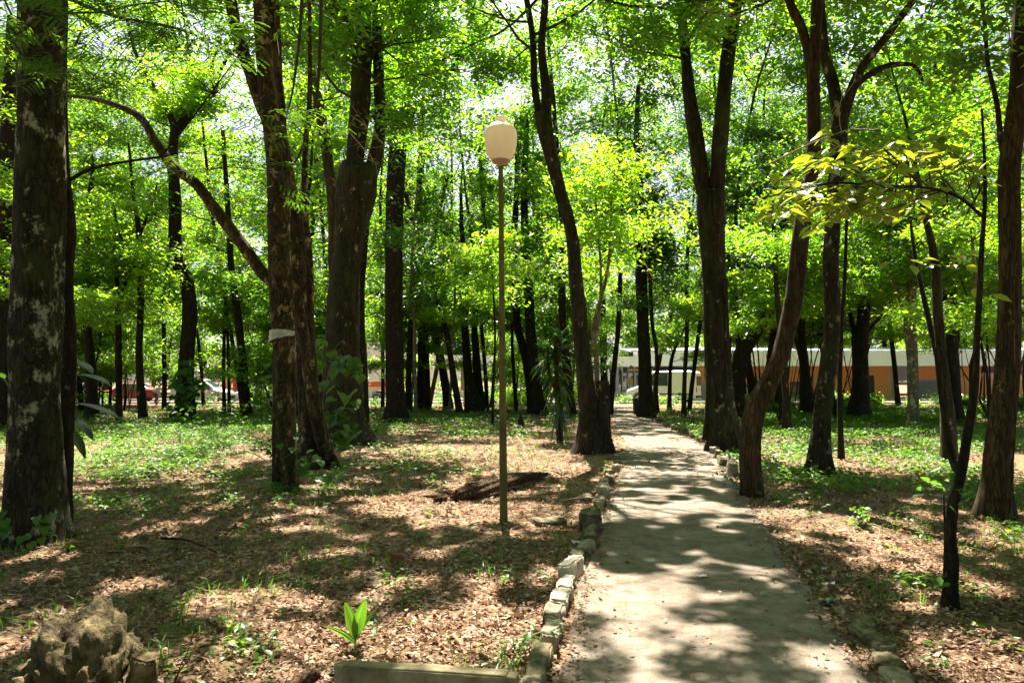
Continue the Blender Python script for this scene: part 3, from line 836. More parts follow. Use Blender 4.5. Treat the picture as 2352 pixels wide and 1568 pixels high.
# the pair of flaky trunks
tree('flaky_tree', 'tall front trunk with peeling tan bark and a scrap of plastic caught on it', 'tree',
     [(656, 1126, 58), (654, 1000, 52), (654, 850, 50), (650, 760, 50), (646, 690, 52), (640, 560, 50), (640, 450, 48), (630, 330, 44), (612, 200, 38), (603, 80, 36), (598, -120, 34)],
     [[(655, 560, 30), (640, 420, 32), (622, 300, 30), (599, 238, 30), (574, 164, 29), (546, 82, 28), (527, -20, 27), (505, -180, 25)]],
     bark='bark_flaky', H=15, zc=8.0, nb=17, Lb=3.8, fl=.12, amp=.06, offs=[.25], leaf='leaf_mid', nl=26)
tree('flaky_tree', 'mossy trunk with a splayed root, touching the tan peeling trunk from behind', 'tree',
     [(716, 1072, 72), (714, 1000, 56), (708, 900, 50), (698, 750, 48), (690, 640, 46), (680, 540, 42), (662, 420, 36), (645, 300, 26), (636, 150, 24), (630, 0, 23)],
     [[(740, 1078, 14), (748, 1050, 22), (736, 1000, 30), (722, 940, 30)], [(792, 1078, 10), (768, 1062, 22), (748, 1020, 26), (732, 960, 26), (722, 900, 20)],
      [(668, 690, 22), (640, 660, 24), (607, 632, 26), (566, 575, 26), (525, 521, 27), (486, 470, 26), (451, 423, 25), (420, 400, 24), (394, 377, 24), (372, 348, 22), (353, 320, 20), (335, 285, 18), (312, 262, 16), (270, 243, 13), (230, 230, 11), (180, 222, 9), (146, 221, 7)]],
     bark='bark_flaky', H=15, zc=8.4, nb=13, Lb=3.4, fl=.3, limbcrown=False, offs=[-.4, -.3, .6], leaf='leaf_mid')
tree('broadleaf_tree', 'tall thin trunk with a sunlit tan patch left of the great forked tree', 'tree',
     [(772, 985, 30), (768, 800, 24), (767, 615, 24), (763, 451, 24), (747, 328, 23), (734, 246, 22), (718, 170, 18), (709, 100, 17), (698, 0, 16)], Y=24, bark='bark_brown', H=15, zc=8, nb=14, Lb=3.0)
tree('forked_tree', 'great thick tree forking into three with a snapped stub, behind the flaky pair', 'tree',
     [(792, 1020, 118), (788, 960, 98), (788, 880, 92), (786, 750, 78), (792, 640, 68), (800, 580, 62), (808, 500, 76), (818, 440, 92), (824, 380, 86)],
     [[(808, 420, 44), (818, 340, 42), (826, 250, 46), (830, 160, 46), (830, 110, 50), (806, 72, 34), (788, 53, 30), (757, 0, 28), (725, -80, 24)],
      [(830, 150, 30), (836, 90, 36), (832, 20, 34), (828, -100, 30)], [(840, 130, 20), (856, 108, 26), (876, 92, 24)],
      [(840, 430, 40), (860, 370, 34), (872, 300, 27), (872, 220, 25), (868, 120, 24), (866, 30, 22), (864, -60, 20)]],
     bark='bark_grey', H=16, zc=8, nb=10, Lb=3.8, fl=.45, offs=[0, .2, -.1, .6], ext=False, leaf='leaf_mid', nl=24, amp=.06)
tree('broadleaf_tree', 'slim trunk showing just right of the great forked tree', 'tree',
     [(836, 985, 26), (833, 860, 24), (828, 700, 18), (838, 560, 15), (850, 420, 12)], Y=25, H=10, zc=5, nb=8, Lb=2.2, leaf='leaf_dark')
tree('forked_tree', 'straight black-looking trunk dividing into two steep stems left of the lamp', 'tree',
     [(913, 968, 58), (908, 900, 44), (906, 800, 41), (905, 600, 41), (908, 430, 42), (915, 330, 42), (912, 290, 38)],
     [[(908, 330, 24), (903, 260, 23), (904, 130, 22), (900, 0, 22), (898, -100, 20)], [(920, 330, 26), (932, 240, 24), (940, 130, 24), (954, 40, 25), (966, -60, 22)],
      [(922, 320, 18), (935, 285, 15), (957, 242, 14), (1002, 213, 12), (1034, 164, 9), (1075, 82, 7)]],
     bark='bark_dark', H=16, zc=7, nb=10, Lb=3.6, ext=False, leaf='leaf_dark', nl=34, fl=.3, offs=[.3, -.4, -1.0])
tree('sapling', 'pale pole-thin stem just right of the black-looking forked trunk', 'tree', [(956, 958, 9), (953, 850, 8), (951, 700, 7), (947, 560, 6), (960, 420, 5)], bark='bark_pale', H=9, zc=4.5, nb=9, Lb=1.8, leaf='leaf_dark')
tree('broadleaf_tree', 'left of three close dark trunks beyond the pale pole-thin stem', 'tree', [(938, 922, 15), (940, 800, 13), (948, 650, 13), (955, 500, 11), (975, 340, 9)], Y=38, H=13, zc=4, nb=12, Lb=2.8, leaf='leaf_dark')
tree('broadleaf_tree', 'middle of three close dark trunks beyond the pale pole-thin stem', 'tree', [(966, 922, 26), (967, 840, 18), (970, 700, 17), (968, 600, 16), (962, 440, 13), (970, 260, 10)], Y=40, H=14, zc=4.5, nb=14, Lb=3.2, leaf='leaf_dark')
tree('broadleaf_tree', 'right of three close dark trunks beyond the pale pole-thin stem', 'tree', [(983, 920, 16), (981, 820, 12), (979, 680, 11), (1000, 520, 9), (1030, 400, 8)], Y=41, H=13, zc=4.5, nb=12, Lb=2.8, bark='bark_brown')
tree('leaning_tree', 'bent tree curving left over a pale lettered wall', 'tree', [(1030, 915, 24), (1024, 870, 20), (1010, 800, 18), (1000, 775, 18), (1010, 720, 15), (1030, 660, 13)],
     [[(1008, 790, 12), (985, 740, 10), (972, 690, 8)], [(1020, 690, 10), (1044, 640, 9), (1060, 590, 7)]], Y=42, H=9, zc=4, nb=10, Lb=2.6)
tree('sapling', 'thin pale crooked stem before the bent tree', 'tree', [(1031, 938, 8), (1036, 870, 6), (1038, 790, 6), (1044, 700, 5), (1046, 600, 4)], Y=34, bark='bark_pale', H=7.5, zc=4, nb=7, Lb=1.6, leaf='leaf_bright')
tree('forked_tree', 'left of two trunks spreading from one wide base left of the lamp pole', 'tree', [(1092, 918, 46), (1080, 870, 28), (1074, 820, 20), (1068, 740, 17), (1070, 640, 14), (1060, 520, 11)], Y=38, H=13, zc=4.5, nb=12, Lb=2.8, fl=.5)
tree('forked_tree', 'right of two trunks spreading from one wide base left of the lamp pole', 'tree', [(1100, 918, 40), (1098, 860, 22), (1094, 800, 18), (1090, 740, 15), (1096, 640, 13), (1110, 480, 10), (1100, 330, 8)], Y=38.6, H=14, zc=4.5, nb=12, Lb=2.8, leaf='leaf_mid', fl=.4)
tree('sapling', 'thin dark stem rising close beside the left of the lamp pole', 'tree', [(1131, 978, 6), (1133, 900, 6), (1137, 760, 5), (1128, 600, 5), (1110, 480, 4)], H=6.5, zc=3.6, nb=7, Lb=1.4, leaf='leaf_bright')
tree('sapling', 'thin dark stem a step right of the lamp pole', 'tree', [(1186, 945, 9), (1180, 860, 8), (1176, 760, 7), (1180, 620, 6), (1190, 480, 5)], H=9, zc=4, nb=9, Lb=1.8, leaf='leaf_bright')
tree('leaning_tree', 'left-leaning one of two dark trunks crossing right of the lamp pole', 'tree', [(1228, 925, 34), (1220, 870, 24), (1207, 800, 20), (1190, 740, 18), (1183, 640, 16), (1182, 520, 14), (1188, 400, 12), (1184, 280, 9)], Y=37, H=14, zc=4.5, nb=13, Lb=3.0)
tree('broadleaf_tree', 'upright one of two dark trunks crossing right of the lamp pole', 'tree', [(1238, 925, 40), (1230, 860, 28), (1222, 790, 24), (1215, 674, 23), (1207, 560, 20), (1204, 440, 16), (1210, 300, 12)], Y=36, H=15, zc=5.5, nb=14, Lb=3.2)
tree('leaning_tree', 'tall leaning trunk whose two upper stems cross, rooted beside the path', 'tree',
     [(1356, 1040, 76), (1354, 1000, 60), (1352, 950, 46), (1346, 880, 40), (1337, 797, 36), (1326, 674, 33), (1318, 580, 30), (1305, 500, 28), (1287, 440, 29), (1270, 375, 31), (1254, 310, 36), (1246, 260, 38)],
     [[(1244, 290, 22), (1234, 240, 18), (1227, 185, 16), (1223, 82, 15), (1208, -10, 14), (1195, -120, 13)], [(1250, 280, 26), (1256, 215, 27), (1248, 160, 20), (1244, 103, 18), (1251, 20, 17), (1256, -120, 15)]],
     bark='bark_grey', H=16, zc=9.2, nb=12, Lb=3.4, ext=False, fl=.35, offs=[.3, -.3], nl=24)
tree('broadleaf_tree', 'dark trunk behind the stump where the path meets the street', 'tree', [(1391, 915, 26), (1388, 860, 18), (1386, 770, 15), (1384, 660, 14), (1390, 520, 12), (1388, 380, 9)], Y=44, H=14, zc=5, nb=13, Lb=3.0)
tree('sapling', 'light brown slender twin stem growing out beside the hollow stump', 'tree', [(1370, 1020, 16), (1366, 940, 12), (1371, 870, 12), (1368, 800, 11), (1362, 760, 10), (1376, 700, 9), (1392, 640, 8), (1402, 560, 7), (1404, 460, 5)],
     [[(1366, 790, 7), (1376, 720, 6), (1380, 620, 6), (1372, 520, 5), (1366, 420, 4)]], bark='bark_pale', H=7.5, zc=4.2, nb=8, Lb=1.6, leaf='leaf_bright', fl=.2)
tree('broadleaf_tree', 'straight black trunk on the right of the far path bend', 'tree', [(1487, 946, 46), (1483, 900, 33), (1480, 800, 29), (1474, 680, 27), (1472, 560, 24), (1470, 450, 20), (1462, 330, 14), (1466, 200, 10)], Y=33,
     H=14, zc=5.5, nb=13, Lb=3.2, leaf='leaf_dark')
tree('sapling', 'thin crooked stem touching the right side of the far black trunk', 'tree', [(1510, 946, 11), (1507, 880, 9), (1508, 800, 9), (1498, 740, 9), (1494, 650, 8), (1488, 540, 6)], Y=33.6, H=9, zc=4.5, nb=7, Lb=1.6, bark='bark_brown', leaf='leaf_dark')
tree('sapling', 'thin grey stem in front of the white van', 'tree', [(1571, 958, 12), (1572, 880, 10), (1578, 756, 10), (1577, 640, 9), (1584, 480, 7)], H=9.5, zc=4.6, nb=10, Lb=2.2, bark='bark_grey')
tree('sapling', 'short forked stem before the side of the white van', 'tree', [(1537, 918, 11), (1538, 870, 9), (1541, 820, 9), (1552, 790, 7), (1570, 760, 5)], Y=40, H=6.5, zc=2.4, nb=9, Lb=1.8)
tree('fluted_tree', 'massive fluted dark tree with a V fork, standing at the right edge of the path', 'tree',
     [(1664, 1036, 74), (1660, 980, 62), (1652, 900, 57), (1644, 780, 52), (1640, 640, 52), (1634, 540, 56), (1632, 480, 62), (1634, 440, 62)],
     [[(1622, 470, 36), (1608, 390, 36), (1596, 300, 36), (1584, 220, 30), (1574, 120, 24), (1564, 10, 22), (1556, -100, 20)], [(1642, 470, 36), (1650, 380, 36), (1656, 300, 36), (1664, 200, 34), (1676, 100, 33), (1690, 0, 32), (1700, -120, 30)],
      [(1690, 1042, 20), (1680, 960, 22), (1672, 860, 20), (1668, 760, 14), (1666, 640, 10)], [(1618, 1010, 12), (1626, 940, 14), (1628, 820, 12), (1626, 700, 10)]],
     bark='bark_grey', H=17, zc=9.0, nb=11, Lb=3.4, ext=False, flute=(.22, 7, .6), offs=[.3, -.2, -.25, -.15], nl=24)
tree('leaning_tree', 'thick black trunk leaning right behind the fluted tree', 'tree', [(1688, 945, 44), (1692, 890, 36), (1698, 818, 36), (1712, 782, 38), (1736, 740, 40), (1768, 692, 38), (1786, 640, 32), (1796, 560, 26), (1810, 440, 20)],
     [[(1700, 815, 16), (1690, 700, 15), (1672, 600, 12)]], Y=30, H=12, zc=5, nb=12, Lb=3.0, leaf='leaf_dark')
tree('leaning_tree', 'slim black stem leaning left beside the thick right-leaning black trunk', 'tree', [(1738, 930, 22), (1730, 880, 20), (1718, 830, 18), (1712, 780, 14), (1704, 640, 10)], Y=36, H=9, zc=4.5, nb=8, Lb=2.2)
tree('leaning_tree', 'crooked sunlit trunk with a dark hollow, leaning right over the path edge', 'tree',
     [(1727, 1140, 50), (1724, 1090, 46), (1722, 1030, 46), (1726, 980, 47), (1740, 925, 46), (1764, 880, 42), (1784, 840, 40), (1800, 790, 41), (1812, 740, 41), (1826, 670, 41), (1834, 590, 39), (1845, 500, 37), (1862, 430, 34), (1869, 340, 32), (1868, 240, 30), (1868, 170, 28), (1874, 80, 26), (1878, -20, 25), (1884, -160, 22)],
     [[(1866, 190, 20), (1856, 120, 21), (1840, 60, 21), (1816, 10, 20), (1790, -90, 18)]],
     bark='bark_brown', H=14, zc=8.2, nb=20, Lb=3.9, fl=.18, offs=[.3], leaf='leaf_bright', nl=26)
tree('sapling', 'thin dark trunk low behind the crooked hollow trunk', 'tree', [(1808, 1000, 20), (1805, 900, 16), (1800, 840, 15), (1790, 740, 13), (1782, 640, 11), (1776, 500, 9)], H=8, zc=4.5, nb=9, Lb=2.0)
tree('leaning_tree', 'dark trunk curving up left in front of the yellow blinds', 'tree', [(1857, 936, 40), (1852, 890, 28), (1846, 820, 22), (1838, 740, 17), (1832, 640, 13), (1828, 520, 10)],
     [[(1850, 860, 8), (1832, 800, 7), (1822, 740, 5)]], Y=34, H=11, zc=5, nb=12, Lb=2.8)
tree('forked_tree', 'light grey-brown trunk spreading into a broad crown right of the crooked hollow trunk', 'tree',
     [(1880, 1092, 62), (1884, 1020, 46), (1890, 940, 40), (1902, 840, 38), (1912, 730, 36), (1908, 620, 34), (1912, 520, 34), (1920, 420, 34), (1928, 300, 36), (1930, 230, 36)],
     [[(1924, 260, 28), (1912, 190, 27), (1898, 140, 26), (1888, 60, 22), (1880, -60, 18)], [(1936, 270, 26), (1960, 197, 24), (1988, 143, 20), (2038, 82, 18), (2099, 0, 16), (2160, -70, 12)],
      [(1952, 215, 16), (1975, 188, 15), (2017, 160, 14), (2058, 148, 12), (2104, 152, 9), (2120, 190, 6)]],
     bark='bark_lichen', H=14, zc=8.6, nb=11, Lb=3.2, ext=False, offs=[.4, -.5, .2], leaf='leaf_bright', nl=26)
tree('sapling', 'thin black stem alongside the light grey-brown forked trunk', 'tree', [(1932, 1056, 14), (1930, 960, 12), (1929, 879, 11), (1932, 760, 10), (1940, 640, 8), (1945, 500, 6)], H=8.5, zc=5, nb=8, Lb=1.8)
tree('broadleaf_tree', 'stout black trunk in front of the white roof band and doorway', 'tree', [(1972, 932, 54), (1975, 880, 40), (1976, 820, 33), (1980, 740, 29), (1988, 640, 24), (1990, 520, 18), (1982, 400, 12)],
     [[(1972, 790, 12), (1956, 740, 10), (1950, 690, 8)], [(1982, 780, 10), (2010, 740, 8), (2040, 715, 6)]], Y=31, H=13, zc=4.6, nb=14, Lb=3.2, leaf='leaf_mid')
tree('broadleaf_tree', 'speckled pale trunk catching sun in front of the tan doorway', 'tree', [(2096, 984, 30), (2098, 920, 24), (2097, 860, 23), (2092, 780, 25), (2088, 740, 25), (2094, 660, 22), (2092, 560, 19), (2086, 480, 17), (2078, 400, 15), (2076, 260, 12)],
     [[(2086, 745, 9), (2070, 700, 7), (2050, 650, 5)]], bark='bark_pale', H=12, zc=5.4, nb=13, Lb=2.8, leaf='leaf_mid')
tree('broadleaf_tree', 'dark trunk right of the grey shutter, behind the crooked twin stems', 'tree', [(2192, 968, 46), (2188, 900, 36), (2182, 780, 33), (2178, 650, 30), (2168, 500, 26), (2160, 380, 20), (2150, 240, 15)], Y=27, H=14, zc=5.5, nb=14, Lb=3.2, leaf='leaf_dark')
tree('forked_tree', 'crooked grey stem with a left-reaching arm, behind the front sapling', 'tree', [(2180, 1062, 34), (2178, 980, 32), (2170, 890, 26), (2163, 820, 22), (2154, 715, 22), (2150, 633, 20), (2140, 560, 16), (2120, 480, 12)],
     [[(2168, 860, 12), (2146, 790, 13), (2130, 720, 12), (2112, 640, 10), (2100, 580, 8)]], Y=14.5, bark='bark_grey', H=9, zc=4.8, nb=10, Lb=2.2, leaf='leaf_mid')
tree('broadleaf_tree', 'big brown trunk rising near the right picture edge', 'tree', [(2284, 1190, 76), (2288, 1120, 62), (2297, 1002, 56), (2312, 879, 51), (2319, 720, 47), (2320, 560, 45), (2318, 400, 45), (2330, 290, 42), (2340, 200, 40), (2346, 40, 37), (2352, -140, 34)],
     [[(2320, 420, 14), (2300, 330, 13), (2290, 240, 11), (2270, 150, 9), (2262, 60, 8)]], bark='bark_brown', H=15, zc=8.2, nb=18, Lb=4.0, fl=.35, leaf='leaf_bright', nl=26)
tree('sapling', 'thin reddish stem just right of the big brown trunk', 'tree', [(2312, 1172, 9), (2322, 1060, 8), (2330, 940, 8), (2334, 760, 7), (2336, 500, 6)], Y=8.4, bark='bark_brown', H=6.5, zc=4.8, nb=6, Lb=1.4, fl=.1)
tree('sapling', 'thin pale stem left of the big brown trunk', 'tree', [(2220, 985, 10), (2236, 940, 9), (2244, 860, 9), (2246, 760, 8), (2240, 620, 7), (2225, 480, 5)], Y=20, bark='bark_pale', H=8, zc=3.0, nb=10, Lb=1.8, leaf='leaf_bright')

# ------------------------------------------------------------------ the rest of the wood: trees too alike to tell apart
def free(x, y, gap):
    if pathdist(x, y) < gap: return False
    px = 1176 + F * x / y
    for a, b in ((338, 400), (455, 548), (832, 892), (985, 1078), (1436, 1612), (2036, 2112)):     # gaps between the trees through which the street shows
        if 14 < y < 57 and a - 7 - .7 * F / y < px < b + 7 + .7 * F / y: return False
    for b, r_ in TREES:
        if (b[0] - x) ** 2 + (b[1] - y) ** 2 < gap * gap: return False
        if y < b[1] < 40 and abs(x / y - b[0] / b[1]) < .75 / y: return False      # keep the view of the named trunks open
    return True
def place(y0, y1, gap, spread=.78):
    for _ in range(300):
        y = rng.uniform(y0, y1); x = rng.uniform(-spread, spread) * y
        if free(x, y, gap): return x, y
    return x, y
def wild(name, label, cat, group, x, y, r0, H, zc, nb, Lb, leaf, bark, nl, L, nsub=5, sx=.38, sz=.2, lean=.06, seg=8, stems=1):
    base = np.array([x, y, float(hz(x, y))])
    root = thing(name, label, cat, base, 0, group); org = tuple(base)
    pts = poly(base - [0, 0, .15], [rng.normal(0, lean), rng.normal(0, lean), 1], H, 12, .06, .04)
    rad = np.linspace(r0, r0 * .08, 13)
    mb = MB(); mb.tube(*densify(pts, rad, .5), seg, .06, flare_fn(base[2], .3, .3, 5, rng.uniform(0, 6)), cap=True)
    mb.build('trunk', M[bark], root, org, smooth=True)
    axes = [(pts, rad)]
    for q in range(stems - 1):
        p2 = poly(base + [rng.normal(0, .15), rng.normal(0, .15), -.1], [rng.normal(0, .22), rng.normal(0, .22), 1], H * rng.uniform(.6, .95), 10, .09, .03); r2 = np.linspace(r0 * rng.uniform(.5, .8), r0 * .06, 11)
        mb = MB(); mb.tube(*densify(p2, r2, .5), 6, .06); mb.build('stem', M[bark], root, org, smooth=True); axes.append((p2, r2))
    mb = MB(); C = []
    for q, (a_, r_) in enumerate(axes): C.append(grow(mb, a_, r_, zc, H, nb if q == 0 else max(3, nb // 2), Lb, nsub, fine=False))
    C = np.concatenate(C)
    foliage(mb, C, int(nl * DENS), sx * 1.1, sz, L)
    mb.build('crown', [M[leaf], M['twig']], root, org)
    TREES.append((base, root))
    return root
leafs = ['leaf_mid', 'leaf_bright', 'leaf_dark', 'leaf_bright', 'leaf_mid']
for k in range(46):
    x, y = place(30, 54, 1.7, .80)
    wild('broadleaf_tree', 'tall dark-trunked tree among the crowded background trees', 'tree', 'crowded background trees of the wood', x, y, rng.uniform(.12, .24), rng.uniform(17, 28), rng.uniform(4.5, 8), 21, 4.5,
         leafs[k % 5], 'bark_dark', 20, .21, 6, .55, .2)
for k in range(88):
    x, y = place(22, 53, .9, .80)
    wild('sapling', 'thin understory sapling with light leaves between the larger trunks', 'tree', 'understory saplings between the larger trunks', x, y, rng.uniform(.03, .07), rng.uniform(6, 10), rng.uniform(.9, 2.3) if x < .10 * y else rng.uniform(3.6, 4.8), 8, 2.5,
         leafs[(k * 3 + 1) % 5], 'bark_dark' if k % 3 else 'bark_pale', 19, .11 + .0020 * y, 5, .36, .10, .1, 6, 1 + k % 3)
for k in range(40):
    x = -78 + (k // 2) * 7.9 + rng.uniform(-3, 3); y = rng.uniform(78, 90) + 18 * (k % 2)
    wild('broadleaf_tree', 'leafy tree rising behind the buildings across the street', 'tree', 'trees behind the street', x, y, .3, rng.uniform(19, 33), 2.0, 22, 5.4, leafs[(k * 2 + 1) % 5], 'bark_dark', 14, .55, 5, .8, .5)
for k in range(34):
    x = -36 + k * 2.2 + rng.uniform(-.8, .8); y = rng.uniform(49, 54)
    if pathdist(x, y) < .7 or 330 < 1176 + F * x / y < 412: continue
    b = np.array([x, y, float(hz(x, y))]); hh = rng.uniform(.35, .9) if x > 2 else rng.uniform(.4, 1.5)
    root = thing('low_shrub', 'low leafy shrub along the street edge of the wood', 'shrub', b, 0, 'low shrubs along the street edge'); org = tuple(b)
    mb = MB(); C = []
    for q in range(9):
        sp = poly(b - [0, 0, .05], [rng.normal(0, .8), rng.normal(0, .6), 1], hh * rng.uniform(.7, 1.15), 4, .2, 0); mb.tube(sp, np.linspace(.012, .004, 5), 3, mat=1); C += [sp[1], sp[2], sp[3], sp[4]]
    leaves4(mb, scatter(np.array(C), 14, .22, .12), .15, .5, 0, (-.2, .5), .5)
    mb.build('foliage', [M[leafs[k % 5]], M['twig']], root, org)


for k, q in enumerate((255, 380, 470, 560, 660, 760, 880, 985, 1060, 1120, 1290, 1400, 1500, 1580, 1720, 1960, 2060, 2230)):
    y = rng.uniform(33, 50); x = (q - 1176) / F * y
    wild('broadleaf_tree', 'tall dark-trunked tree among the crowded background trees', 'tree', 'crowded background trees of the wood', x, y, rng.uniform(.10, .18), rng.uniform(24, 31), rng.uniform(8, 11), 26, 4.4,
         ['leaf_mid', 'leaf_mid', 'leaf_bright', 'leaf_dark'][k % 4], 'bark_dark', 24, .22, 6, .55, .2)
# understory shrubs with foliage almost down to the ground
for k in range(60):
    x, y = place(24, 54, .9, .80)
    if pathdist(x, y) < 1.4: continue
    px = 1176 + F * x / y
    b = np.array([x, y, float(hz(x, y))]); hh = rng.uniform(1.2, 3.4) if px < 1330 else rng.uniform(.4, .9)
    root = thing('understory_shrub', 'leafy shrub growing in the understory between the trunks', 'shrub', b, 0, 'understory shrubs between the trunks'); org = tuple(b)
    mb = MB(); C = []
    for q in range(11):
        sp = poly(b - [0, 0, .05], [rng.normal(0, .42), rng.normal(0, .42), 1], hh * rng.uniform(.6, 1.15), 6, .16, 0); mb.tube(sp, np.linspace(.014, .004, 7), 4, mat=1); C += [sp[2], sp[3], sp[4], sp[5], sp[6]]
        for e in range(2):
            s2 = poly(sp[rng.integers(2, 6)], [rng.normal(0, 1), rng.normal(0, 1), .3], hh * .3, 3, .2, 0); mb.tube(s2, np.linspace(.007, .003, 4), 3, mat=1); C += [s2[2], s2[3]]
    leaves4(mb, scatter(np.array(C), 13, .20, .10), .09 + .0022 * y, .45, 0, (0, .6), .5)
    mb.build('foliage', [M[['leaf_mid', 'leaf_dark', 'leaf_mid', 'leaf_bright'][k % 4]], M['twig']], root, org)
    TREES.append((b, root))

# trees added outside the frame to block sky and sun over the near ground
for x, y in ((-5.2, 3.0), (-9.5, 8.0), (6.6, 4.2), (9.8, 9.5), (-3.5, -4.5), (3.8, -3.5), (-13, 13), (13.5, 14), (-1.8, -10), (7, -9), (-9, -3), (11, -2), (-8, -12), (13, -12), (2.5, -16), (-15, 3), (16, 5)):
    wild('broadleaf_tree', 'added broad tree outside the frame, its crown shading the foreground', 'tree', 'added shade trees around the viewpoint', x, y, .22, rng.uniform(14, 17), 8.6 if y > 0 else 4.5, 26, 5.6, 'leaf_mid', 'bark_lichen', 32, .14, 8, .42, .2)
# ------------------------------------------------------------------ near hanging foliage
def pinnate(mb, p, d, L, npair=13, lw=.042, mat=0):
    d = norm(d); s = norm(np.cross(d, [0, 0, 1.0])); nn = np.cross(s, d)
    t = np.linspace(.12, 1, npair)
    mid = p + d * (t * L)[:, None] - np.array([0, 0, 1]) * (.25 * L * t ** 2)[:, None]
    for sg in (-1, 1):
        ln = lw * (1 - .55 * np.abs(t - .45)) * rng.uniform(.85, 1.1, npair)
        dd = norm(s * sg + d * .45 + nn * rng.normal(0, .1, (npair, 1)))
        w = d * .0055
        tip = mid + dd * ln[:, None]
        c = mid + dd * (ln * .5)[:, None]
        v = np.stack([mid, c + w, tip, c - w], 1).reshape(-1, 3)
        mb.add(v, np.arange(4 * npair).reshape(-1, 4), mat)
    mb.tube(mid[::3], np.full(len(mid[::3]), .0018), 3, mat=1)
def feather_branch(label, stem, sprays, origin_d, nfr=6, fl=.30):
    """stem: photo points with distance; sprays: (px, py, distance, radius)"""
    pts = catmull(np.array([P(x, y, d) for x, y, d in stem]), 6)
    root = thing('overhanging_branch', label, 'branch', pts[0])
    org = tuple(pts[0])
    mb = MB(); mb.tube(pts, np.linspace(.022, .006, len(pts)), 6, .05)
    mb.build('stem', M['twig'], root, org, True)
    mb = MB()
    for px, py, dd, r_ in sprays:
        c = P(px, py, dd)
        q = pts[np.argmin(np.linalg.norm(pts - c, axis=1))]
        tw = np.array([q, (q + c) / 2 + [0, 0, .06], c])
        mb.tube(catmull(tw, 4), np.full(9, .004), 4, mat=1)
        out = c - q; out[2] *= .3
        for k in range(nfr):
            a = rng.uniform(0, 6.28)
            d = np.array([math.cos(a), math.sin(a), rng.uniform(-.35, .15)]) + norm(out + 1e-3) * .5
            st = c + rng.normal(0, r_, 3) * [1, 1, .35]
            # a bipinnate leaf: four to six side fronds along a short stalk
            dn = norm(d); sd = norm(np.cross(dn, [0, 0, 1.0]))
            for j in range(5):
                for sg in (-1, 1):
                    pinnate(mb, st + dn * (.05 + .05 * j), dn * .5 + sd * sg + np.array([0, 0, rng.uniform(-.25, .1)]), rng.uniform(.08, .13), 11, .013)
    mb.build('foliage', [M['leaf_feather'], M['twig']], root, org)
    return root
feather_branch('large feathery light-green branch hanging over the top left corner', [(-160, -260, 6.4), (60, -60, 6.0), (240, 30, 5.8), (420, 70, 5.6), (560, 140, 5.6)],
               [(60, 60, 5.6, .14), (130, 40, 5.4, .14), (30, 20, 5.5, .14), (180, 100, 5.4, .14), (250, 60, 5.4, .14), (320, 20, 5.4, .14), (390, 60, 5.4, .14), (470, 30, 5.4, .14), (540, 70, 5.4, .12), (330, 120, 5.4, .14), (420, 130, 5.4, .12),
                (150, 175, 5.5, .10), (210, 185, 5.4, .10), (90, 160, 5.6, .09), (260, 150, 5.4, .12), (500, 120, 5.4, .1), (290, 195, 5.4, .08), (20, 90, 5.3, .12), (230, 10, 5.4, .14), (160, -10, 5.4, .14)], None, 6)
feather_branch('small feathery twig hanging across the tall peeling trunk', [(700, -160, 7.4), (690, 60, 7.3), (672, 210, 7.2), (650, 290, 7.1)],
               [(640, 265, 7, .06), (600, 285, 7, .06), (690, 275, 7, .07), (650, 310, 7, .05), (570, 300, 7, .05), (720, 290, 7, .05)], None, 4)
feather_branch('small feathery twig hanging lower beside the peeling trunk, below the first twig', [(740, -120, 7.6), (730, 200, 7.5), (690, 350, 7.3), (650, 400, 7.2)],
               [(650, 380, 7, .05), (640, 420, 7, .05), (655, 445, 7, .04), (410, 350, 7.2, .05), (400, 395, 7.2, .04)], None, 3)

# ------------------------------------------------------------------ young broad-leaved sapling in front on the right
Yb = 5.35
root = thing('sapling', 'nearest young sapling on the right, with big yellow-green leaves high up', 'tree', [P(2181, 1381, Yb)[0], Yb, 0])
org = tuple(root.location)
def tub(pix, Y, off=0., seg=14, amp=.05, down=True, mb=None, mat=0):
    a, r = resample_axis(pix, Y, off); 
    if down: a = np.vstack([[a[0] - [0, 0, .12]], a]); r = np.concatenate([[r[0]], r])
    a, r = densify(a, r, .06)
    mb = mb or MB(); mb.tube(a, r, seg, amp, cap=True, mat=mat); return mb
tub([(2181, 1381, 40), (2184, 1340, 30), (2187, 1295, 27), (2182, 1230, 24), (2190, 1153, 22), (2206, 1090, 22), (2220, 1010, 20), (2238, 890, 17), (2243, 797, 14), (2250, 674, 12), (2256, 560, 10), (2262, 470, 9), (2262, 380, 7), (2255, 250, 5)], Yb).build('trunk', M['bark_dark'], root, org, True)
tub([(2206, 1090, 16), (2190, 1062, 18), (2176, 1000, 14), (2160, 900, 10), (2148, 800, 7)], Yb, .35, 10, down=False).build('limb', M['bark_dark'], root, org, True)
tub([(2260, 500, 8), (2200, 452, 7), (2120, 430, 7), (2020, 428, 6), (1920, 420, 5), (1820, 440, 4), (1750, 455, 3)], Yb, -.9, 8, down=False).build('limb', M['bark_dark'], root, org, True)
mb = MB()
twigs = [[(2120, 430), (2060, 380), (1990, 350), (1930, 330)], [(2020, 428), (1960, 390), (1900, 370), (1850, 360)], [(1920, 420), (1860, 430), (1800, 470), (1760, 490)], [(2200, 452), (2160, 400), (2120, 360), (2080, 340)],
         [(2060, 430), (2000, 450), (1950, 480), (1900, 500)], [(2160, 440), (2100, 460), (2050, 480), (2000, 490)], [(2240, 470), (2220, 410), (2190, 350), (2150, 320)], [(1980, 425), (1930, 440), (1880, 460), (1840, 480)]]
LP, LD = [], []
